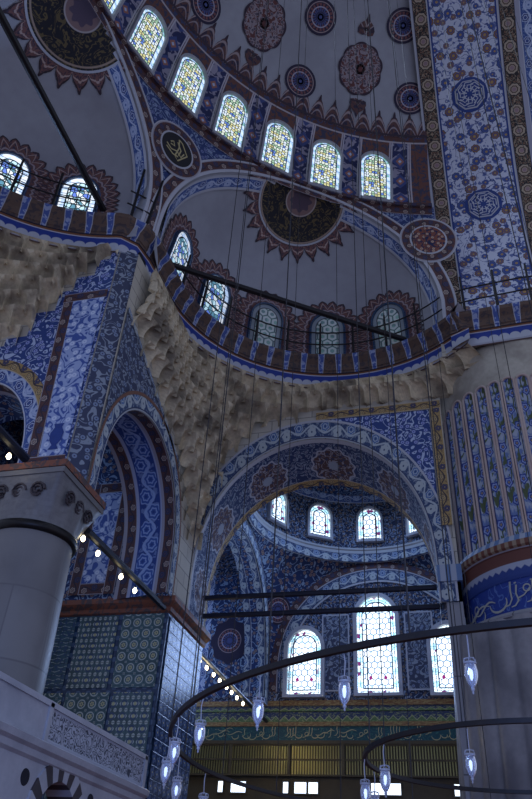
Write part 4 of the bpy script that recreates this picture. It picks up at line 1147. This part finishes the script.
MB().box(-6.25, -5.99, 10.08, 10.18, 2.1, 2.66).build('parapet_post', 'marble_pale', tr)
MB().box(-6.24, -5.99, y1 - .1, y1 + .02, 2.1, 2.66).build('parapet_post', 'marble_pale', tr)
MB().box(-6.25, -5.99, y0, y1, 2.6, 2.68).build('coping', 'marble_pale', tr)
for k in range(14):                                 # striped voussoirs
    a0, a1 = PI * k / 14, PI * (k + 1) / 14
    mb = MB(); q = []
    for a in (a0, a1):
        for r in (ra, ra + .26): q.append((ya - r * cos(a), zs_ + (za - zs_) * r / ra * sin(a) ** .92))
    for x in (-5.975, -6.3):
        pass
    mb.poly([(-5.97, *q[0]), (-5.97, *q[2]), (-5.97, *q[3]), (-5.97, *q[1])]); mb.poly([(-5.97, *q[0]), (-5.97, *q[2]), (-6.4, *q[2]), (-6.4, *q[0])]); mb.poly([(-5.97, *q[1]), (-5.97, *q[3]), (-6.02, *q[3]), (-6.02, *q[1])])
    mb.build('voussoir', 'marble_pale' if k % 2 else 'stripe_dark', tr)
MB().box(-7.25, -7.15, 9.9, 11.8, FLOOR, 1.85).build('recess_back', 'dark_void', tr)  # near-black sheet: the recess's shade is put into its colour
for y in (9.82, 11.86):
    mb = MB(); mb.grid([[(-6.0 + o, y + r * .14 * cos(2 * PI * k / 24), 1.62 + r * .14 * sin(2 * PI * k / 24)) for k in range(24)] for r, o in ((.01, .012), (.72, .012), (.78, 0.))], close=True); mb.build('porthole', 'dark_void', tr)  # flat black disc: the darkness inside the hole is painted on

# ------------------------------------------------------------------ side bay seen through the great blue arch
BX, BY, YB, BH = -3.42, 25.4, 30.0, 4.6
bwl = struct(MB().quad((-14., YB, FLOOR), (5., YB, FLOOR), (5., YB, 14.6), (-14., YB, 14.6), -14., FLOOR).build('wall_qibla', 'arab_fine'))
pbk = lambda off: (lambda x, z: (x, YB - off, z))
arch_band('arch_band', 'leaf_border', pbk(.06), BX, 3.75, 4.25, 9.0, 12.75, 13.3, bwl, drop=.8)
arch_band('arch_band', 'red_border', pbk(.05), BX, 4.25, 4.55, 9.0, 13.3, 13.62, bwl, drop=.8)
arch_band('white_fillet', 'white_line', pbk(.07), BX, 3.70, 3.75, 9.0, 12.7, 12.75, bwl, drop=.8)
p_s = make_window('window_hexsmall', 1.4, 2.65, 'glass_hexsmall', .16, .2, 0., 'marble_pale', 1.1)
p_t = make_window('window_hextall', 1.6, 3.95, 'glass_hextall', .16, .2, 0., 'marble_pale', 1.1)
put_window(p_s, (-6.5, YB - .06, 8.03), 0); put_window(p_t, (-3.48, YB - .06, 8.05), 0); put_window(p_s, (-.62, YB - .06, 8.03), 0)
for x in (-5.2, -1.75):                              # tall panels painted between the windows
    MB().poly([(x - .55, YB - .05, 8.2), (x + .55, YB - .05, 8.2), (x + .55, YB - .05, 11.3), (x - .55, YB - .05, 11.3)], [(0, 0), (1.1, 0), (1.1, 3.1), (0, 3.1)]).build('painted_panel', 'arab_dusk', bwl)
    mb = MB()
    for a, b in (((-.55, 8.2), (.55, 8.2)), ((.55, 8.2), (.55, 11.3)), ((.55, 11.3), (-.55, 11.3)), ((-.55, 11.3), (-.55, 8.2))): ribbon(mb, [(x + a[0], a[1]), (x + b[0], b[1])], .06, pbk(.06))
    mb.build('panel_edge', 'white_line', bwl)
# the wall left of the bay, seen through its side arch
MB().quad((-10.9, YB - .05, 8.0), (-8.75, YB - .05, 8.0), (-8.75, YB - .05, 13.4), (-10.9, YB - .05, 13.4)).build('painted_panel', 'arab_deep', bwl)
for x in (-10.95, -8.75):
    MB().poly([(x - .17, YB - .06, 8.0), (x + .17, YB - .06, 8.0), (x + .17, YB - .06, 13.4), (x - .17, YB - .06, 13.4)], [(0, 0), (0, .34), (5.4, .34), (5.4, 0)]).build('panel_border', 'blue_border', bwl)
mb = MB()
for r0, r1 in ((.0, .8),):
    fan(mb, [(-9.85 + .82 * cos(2 * PI * k / 40) * (1 + .06 * cos(16 * PI * k / 40)), 10.35 + .95 * sin(2 * PI * k / 40) * (1 + .06 * cos(16 * PI * k / 40))) for k in range(40)], pbk(.07), lambda a, b: ((a + 9.85), (b - 10.35)))
mb.build('painted_roundel', 'roundel_paint', bwl)
# horizontal bands under the windows
for z0, z1, mt, nm, d in ((7.62, 7.82, 'redgold_band', 'red_moulding', .14), (7.42, 7.62, 'green_band', 'crest_band', .10), (7.02, 7.40, 'green_band', 'tile_band', .07), (6.86, 7.02, 'redgold_band', 'gold_moulding', .12), (6.30, 6.86, 'band_green', 'inscription_band', .08)):
    MB().grid([[(x, YB - d_, z) for x in (-12.5, 1.5)] for d_, z in ((.02, z0), (d, z0), (d, z1), (.02, z1))], [[(0., v), (14., v)] for v in (0, 0, 1, 1)]).build(nm, mt, bwl)
mb = MB()
for sd, x in ((3, -9.2), (5, -5.6), (9, -2.2)):
    for pts, w in script_strokes(3.3, .52, sd, .5): ribbon(mb, [(x + a, 6.58 + b) for a, b in pts], w, pbk(.10))
mb.build('calligraphy', 'gold_script', bwl)
MB().box(-12.5, 1.5, YB - .3, YB, 6.18, 6.30).build('screen_cornice', 'screen_wood', bwl)
for x, w in ((-9.72, .2), (-9.0, .6), (-7.13, .2), (-6.56, .46), (-6.07, .36), (-3.64, .5), (-3.06, .5), (-.72, .36)):
    wn[0] += 1
    mb = MB(); mb.quad((x - w / 2, YB - .07, 4.5), (x + w / 2, YB - .07, 4.5), (x + w / 2, YB - .07, 4.88), (x - w / 2, YB - .07, 4.88)); o = struct(mb.build('window_%d' % wn[0], 'glass_low'))
    f = MB()
    for a, b, c, d in ((x - w / 2 - .04, x - w / 2, 4.45, 4.93), (x + w / 2, x + w / 2 + .04, 4.45, 4.93), (x - w / 2, x + w / 2, 4.88, 4.93), (x - w / 2, x + w / 2, 4.45, 4.5)): f.box(a, b, YB - .13, YB - .03, c, d)
    f.build('window_frame', 'screen_wood', o)
# lattice screen
ls = thing('lattice_screen', (-5.5, YB - .22, 5.06), 'gilded upright lattice screen below the green inscription', 'screen')
mb = MB()
k = 0; x = -11.9
while x < 1.2:
    mb.box(x - .022, x + .022, YB - .24, YB - .20, 5.06, 6.18); x += .105
mb.build('slats', 'screen_gold', ls)
MB().box(-11.9, 1.2, YB - .10, YB - .08, 5.06, 6.18).build('backing', 'screen_wood', ls)
MB().box(-12.5, 1.5, YB - .05, YB - .02, 3.0, 5.1).build('dado', 'screen_wood', bwl)
for z in (5.06, 5.6, 6.12): MB().box(-11.9, 1.2, YB - .26, YB - .17, z, z + .06).build('rail', 'screen_wood', ls)
for x in (-11.6, -9.35, -7.0, -4.9, -2.4, .2): MB().box(x - .06, x + .06, YB - .29, YB - .15, 5.06, 6.2).build('post', 'screen_wood', ls)

# pendentives, ring, drum and dome of the bay
SR = BH * sqrt(2); zc = 9.2
mb = MB(); rows = []; us = []
for j in range(97):
    a = 2 * PI * j / 96; rm = BH / max(abs(cos(a)), abs(sin(a))); row = []; uu = []
    for k in range(9):
        r = rm + (4.42 - rm) * k / 8; r = min(r, SR - .001); z = zc + sqrt(max(0, SR * SR - r * r)); row.append((BX + r * cos(a), BY + r * sin(a), z)); uu.append((a * 4.5, z))
    rows.append(row); us.append(uu)
bd = struct(mb.grid(rows, us).build('ceiling.006', 'arab_deep', smooth=True))
for sx in (-1, 1):
    for sy in (-1, 1):                               # roundels and a red triangle painted on each pendentive
        v = Vector((sx * .66, sy * .66, .36)).normalized() * (SR - .06); o = Vector((BX, BY, zc)) + v; n_ = -v.normalized(); t_ = Vector((0, 0, 1)).cross(n_).normalized(); b_ = n_.cross(t_)
        mb = MB(); fan(mb, circ(.62, 32), lambda a, b: tuple(Vector((BX, BY, zc)) + (o + t_ * a + b_ * b - Vector((BX, BY, zc))).normalized() * (SR - .06)), c=(0, 0)); mb.build('painted_roundel', 'roundel_paint', bd)
        for q in (-1, 1):
            mb = MB(); fan(mb, [(q * .75, .55), (q * 1.75, .75), (q * .75, -.15)], lambda a, b: tuple(Vector((BX, BY, zc)) + (o + t_ * a + b_ * b - Vector((BX, BY, zc))).normalized() * (SR - .05))); mb.build('painted_corner', 'arab_red', bd)
MB().lathe([(4.45, 13.55), (4.36, 13.58), (4.36, 14.08), (4.30, 14.12), (4.30, 14.2), (4.46, 14.24)], (BX, BY), 96).build('ring_cornice', 'leaf_border', bd)
MB().lathe([(4.5, 14.2), (4.5, 16.9)], (BX, BY), 96).build('drum', 'arab_fine', bd, smooth=True)
MB().lathe([(4.49, 16.55), (4.45, 16.6), (4.45, 16.9), (4.49, 16.95)], (BX, BY), 96).build('drum_border', 'blue_border', bd)
MB().lathe([(4.5 * cos(a * D2R), 16.9 + 4.3 * sin(a * D2R)) for a in range(0, 91, 6)], (BX, BY), 96).build('dome', 'arab_deep', bd, smooth=True)
p_d = make_window('window_drum', 1.0, 1.55, 'glass_drum', .1, .15, 0., 'marble_pale', 1.05)
for k in range(12):
    az = 2.2 + 30 * k; d = dirv(az); put_window(p_d, (BX + d[0] * 4.42, BY + d[1] * 4.42, 14.62), az)
# side arches of the bay
for X_, sg in ((BX - BH, -1), (BX + BH, 1)):
    pq = lambda off: (lambda y, z: (X_ + off, y, z))
    w_ = struct(wall_with_arch('wall_bay_left' if sg < 0 else 'wall_bay_right', 'arab_deep', pq(sg * .02), 20.8, YB, 7.86, 14.4, BY, 3.9, 8.6, 13.0))
    arch_band('arch_band', 'leaf_border', pq(-sg * .05), BY, 3.9, 4.4, 8.6, 13.0, 13.55, w_, drop=1.)
    soffit('', '', pq(0.), pq(sg * .9), BY, 3.9, 8.6, 13.0, BY, 3.9, 8.6, 13.0, .74, w_, splits=((0., .35, 'leaf_border', 'pale_soffit_strip'), (.35, .65, 'arab_deep', 'blue_soffit_strip'), (.65, 1., 'leaf_border', 'pale_soffit_strip')))
struct(MB().box(-14., BX - BH - .9, 18.3, YB, 14.4, 14.6).build('ceiling.007', 'arab_deep'))

# ------------------------------------------------------------------ iron tie rods
def rod(a, b, r, label, mat='tie_paint', group=None):
    o = MB().tube([a, Vector(a).lerp(Vector(b), .5), b], r, 8).build('tie_rod', mat); return tag(o, label, 'tie rod', group)
rod((-7.75, 12.95, 7.0), (-7.75, 17.64, 7.06), .085, 'dark tie rod with bulbs from column capital to the tiled pier ledge')
rod((-8.6, 2.0, 7.93), (-8.6, 11.3, 7.93), .10, 'short dark tie rod entering at the left edge above the column capital')
rod((-7.66, 20.4, 8.40), (-.60, 20.4, 8.40), .085, 'upper of two tie rods across the great blue arch')
rod((-7.62, 20.4, 7.83), (-.50, 20.4, 7.83), .085, 'lower of two tie rods across the great blue arch')
rod((-8.0, 20.9, 7.05), (-8.0, 29.9, 7.05), .07, 'thin tie rod behind the row of eight warm bulbs')
rod((-8.73, 1.2, 16.62), (-8.73, 11.85, 16.62), .10, 'long slanting dark bar across the left half-dome niche', 'iron')
rod((-7.4, 13.8, 16.32), (-.55, 18.75, 16.32), .095, 'long dark bar across the middle half-dome niche', 'iron')

# bulbs
def make_bulb():
    t = thing('light_bulb', (0, 0, 0), '', 'light bulb')
    MB().lathe([(.002, -.165), (.03, -.15), (.05, -.11), (.052, -.08), (.03, -.035), (.022, -.02)], (0, 0), 12).build('glass', 'bulb_warm', t, smooth=True)
    MB().lathe([(.024, -.03), (.026, .0), (.012, .015)], (0, 0), 10).build('socket', 'iron', t)
    MB().tube([(0, 0, .01), (0, 0, .065)], .008, 5).build('wire', 'iron', t)
    return t
bulb = make_bulb(); first = True
ordw = ['first', 'second', 'third', 'fourth', 'fifth', 'sixth', 'seventh', 'eighth']
spots = [((-7.75, y, 6.86), 'string of bulbs below the left arch', 'lit warm bulb on the left arch rod, %s from the column' % ordw[i]) for i, y in enumerate((12.85, 13.6, 14.9, 15.75))]
spots += [((-8.6, y, 7.74), 'bulbs above the column capital', l) for y, l in ((11.25, 'lit bulb just above the capital, right of two'), (10.75, 'lit bulb above the capital at left edge, left of two'))]
spots += [((-7.98, y, 6.92), 'row of bulbs on the far rod', 'lit warm bulb on the far rod, %s from the tiled pier' % ordw[i]) for i, y in enumerate((21.5, 22.17, 22.9, 23.56, 24.35, 24.95, 25.62, 26.4))]
for loc, g, l in spots:
    if first: o = bulb; o.location = loc; first = False
    else: o = dup(bulb, loc)
    o['label'] = l; o['group'] = g; o['_w'] = loc

# ------------------------------------------------------------------ chandelier: two iron rings on many chains
CH = (.9, 7.07); CR = 3.48; CZ = 1.3
ch = thing('chandelier', (CH[0], CH[1], CZ), 'great black iron ring chandelier with an inner ring hung on thin chains', 'chandelier')
def ringmesh(c, r, z, h, t):
    mb = MB(); rows = []
    for i in range(121):
        a = 2 * PI * i / 120; rows.append([(c[0] + (r + o) * cos(a), c[1] + (r + o) * sin(a), z + e) for o, e in ((-t, -h), (t, -h), (t, h), (-t, h), (-t, -h))])
    return mb.grid(rows)
ringmesh(CH, CR, CZ, .017, .016).build('outer_ring', 'iron', ch)
C2 = (.46, 6.93); R2 = 1.40
ringmesh(C2, R2, CZ, .017, .016).build('inner_ring', 'iron', ch)
def chain_top(x, y):
    if x < XCUT:
        q = 1 - ((x - S0[0]) ** 2 + (y - S0[1]) ** 2) / SEMI_R ** 2; return SEMI_Z + SEMI_H * sqrt(max(.01, q)) - .02
    if x < 4.95:
        q = AR ** 2 - (y - AC[0]) ** 2; return AC[1] + sqrt(max(0, q)) - .02
    return 30.
for k in range(22):
    a = 2 * PI * (k + .3) / 22; x, y = CH[0] + CR * cos(a), CH[1] + CR * sin(a); zt = chain_top(x, y)
    MB().tube([(x, y, CZ), (x, y, zt)], .0055, 5).build('chain', 'iron', ch)
for k in range(8):
    a = 2 * PI * (k + .5) / 8; x, y = C2[0] + R2 * cos(a), C2[1] + R2 * sin(a); zt = chain_top(x, y)
    MB().tube([(x, y, CZ), (x, y, zt)], .0055, 5).build('chain', 'iron', ch)
# long hanging wires of lamps further back
# glass lamps
def make_lamp():
    t = thing('oil_lamp', (0, 0, 0), '', 'lamp')
    MB().tube([(0, 0, 0), (.012, 0, -.08), (.006, 0, -.17), (0, 0, -.24)], .006, 5).build('hanger', 'marble_pale', t)
    mb = MB()
    for k in range(6):
        a = PI / 3 * k; mb.tube([(0, 0, -.22), (.055 * cos(a), .055 * sin(a), -.235), (.062 * cos(a), .062 * sin(a), -.275)], .006, 4)
    mb.lathe([(.05, -.262), (.062, -.27), (.062, -.285), (.05, -.29)], (0, 0), 18); mb.build('crown', 'marble_pale', t)
    g = MB().lathe([(.050, -.275), (.056, -.30), (.066, -.35), (.062, -.41), (.045, -.46), (.024, -.495), (.012, -.51)], (0, 0), 16).build('glass', 'lamp_glass', t, smooth=True)
    MB().lathe([(.004, -.32), (.022, -.335), (.026, -.37), (.018, -.42), (.004, -.44)], (0, 0), 10).build('flame_bulb', 'lamp_glow', g, smooth=True)
    MB().lathe([(.012, -.505), (.02, -.515), (.016, -.53), (.006, -.54), (.012, -.552), (.002, -.566)], (0, 0), 10).build('finial', 'marble_pale', t, smooth=True)
    return t
lamp = make_lamp()
def on_ring(c, r, x, y):
    v = Vector((x - c[0], y - c[1])).normalized(); return (c[0] + v.x * r, c[1] + v.y * r, CZ - .03)
L_ = [((-2.08, 5.26), 0, 'glass lamp at left end of the outer ring, the right one of a close pair'), ((-2.40, 5.87), 0, 'glass lamp at left end of the outer ring, the left one of a close pair'),
      ((-2.59, 6.62), 0, 'glass lamp hanging below the close pair in front of tiled pier base'), ((-1.71, 4.80), 0, 'glass lamp in front of the green inscription left of the bulbs'),
      ((-2.61, 7.40), 0, 'glass lamp at bottom edge under the left end of the lattice screen'), ((-1.18, 4.33), 0, 'glass lamp between tiled pier and smaller stained window'),
      ((-.62, 3.99), 0, 'glass lamp between the two tall stained windows'), ((.02, 3.72), 0, 'glass lamp in front of the round pier, upper of the two there'),
      ((-.95, 6.67), 1, 'glass lamp at the left end of the inner ring'), ((-.62, 6.18), 1, 'glass lamp on inner ring below the tall stained window'),
      ((.01, 5.77), 1, 'glass lamp on inner ring in front of the round pier, lower of two'), ((-.93, 7.22), 1, 'glass lamp at bottom edge beneath the inner ring, far side')]
for i, ((x, y), k, l) in enumerate(L_):
    loc = on_ring((CH, C2)[k], (CR, R2)[k], x, y)
    if i == 0: o = lamp; o.location = loc; o.rotation_euler = (0, 0, .3)
    else: o = dup(lamp, loc, (0, 0, i * 1.1))
    d_ = sqrt(loc[0] ** 2 + loc[1] ** 2); o.scale = [.5 + .06 * max(0, d_ - 3.7)] * 3
    o['label'] = l; o['group'] = 'glass lamps of the chandelier'; o['_w'] = loc

# ------------------------------------------------------------------ light
w = bpy.data.worlds.new('World'); sc.world = w; w.use_nodes = True
bg = w.node_tree.nodes['Background']; bg.inputs[0].default_value = (.50, .57, .82, 1); bg.inputs[1].default_value = .68
def area(name, loc, target, size, power, col, sy=None):
    l = bpy.data.lights.new(name, 'AREA'); l.energy = power; l.color = col; l.size = size
    if sy: l.shape = 'RECTANGLE'; l.size_y = sy
    o = bpy.data.objects.new(name, l); COL.objects.link(o); o.location = loc
    o.rotation_euler = (Vector(target) - Vector(loc)).to_track_quat('-Z', 'Y').to_euler(); return o
BL = (.36, .54, 1.)
area('daylight_tall_window', (-3.48, YB - .5, 10.), (-3.5, 20, 8.), 1.6, 250, BL, 3.6)
area('daylight_left_window', (-6.5, YB - .5, 9.3), (-5.5, 20, 8.), 1.3, 150, BL, 2.4)
area('daylight_drum', (BX, BY, 16.), (BX, BY, 10.), 3.0, 220, BL)
area('daylight_semi_dome', (-2., 12.0, 23.), (3., 8., 18.), 6., 300, (.6, .75, 1.), 2.)
area('daylight_side_aisle', (-13.2, 26.5, 10.), (-9.5, 29.5, 9.5), 2.2, 110, BL, 3.)  # added fill to brighten the wall left of the bay; no window modelled
area('daylight_inner_aisle', (-13.2, 15.5, 11.), (-9.5, 17., 9.5), 1.6, 40, BL, 2.)
for i, (x, y, z) in enumerate(((-7.9, 22.6, 6.6), (-7.9, 25.2, 6.6))):
    l = bpy.data.lights.new('bulb_glow', 'POINT'); l.energy = 45; l.color = (1., .82, .5); l.shadow_soft_size = .1
    o = bpy.data.objects.new('bulb_glow', l); COL.objects.link(o); o.location = (x, y, z)
lo = area('daylight_entrance', (0., -7., 2.2), (-5., 12., .2), 7., 230, (.20, .38, 1.), 2.6); lo.data.spread = 95 * D2R  # added fill that tints the lower parts blue; its source is made up
area('daylight_left_exedra', (-10.3, 9.5, 17.4), (-6., 5., 16.), 2.4, 160, BL, 1.8)

# ------------------------------------------------------------------ camera
f_px = 724.0
cam = bpy.data.cameras.new('camera'); co = bpy.data.objects.new('camera', cam); COL.objects.link(co)
cam.sensor_fit = 'VERTICAL'; cam.sensor_height = 36.; cam.lens = f_px / 799 * 36.; cam.clip_end = 300; cam.clip_start = .05
zx, zy = 330. - 266., -(-568. - 399.5)
zv = Vector((zx, zy, -f_px)).normalized(); fw = Vector((0, 0, -1)); hv = (fw - zv * fw.dot(zv)).normalized(); xv = hv.cross(zv)
A = 16.6 * D2R
ca = Matrix((xv, hv, zv))                            # rows: level axes seen from the camera
rz = Matrix(((cos(A), -sin(A), 0), (sin(A), cos(A), 0), (0, 0, 1)))
co.matrix_world = (rz @ ca).to_4x4()
sc.camera = co

# lift everything so that the floor is at z = 0, drop the helper property
for o in list(sc.objects):
    if o.parent is None: o.location.z += 1.6
    if '_w' in o: del o['_w']
sc.view_settings.view_transform = 'Standard'; sc.view_settings.look = 'None'; sc.view_settings.gamma = 1.; sc.view_settings.use_curve_mapping = False
sc.view_settings.exposure = 0.
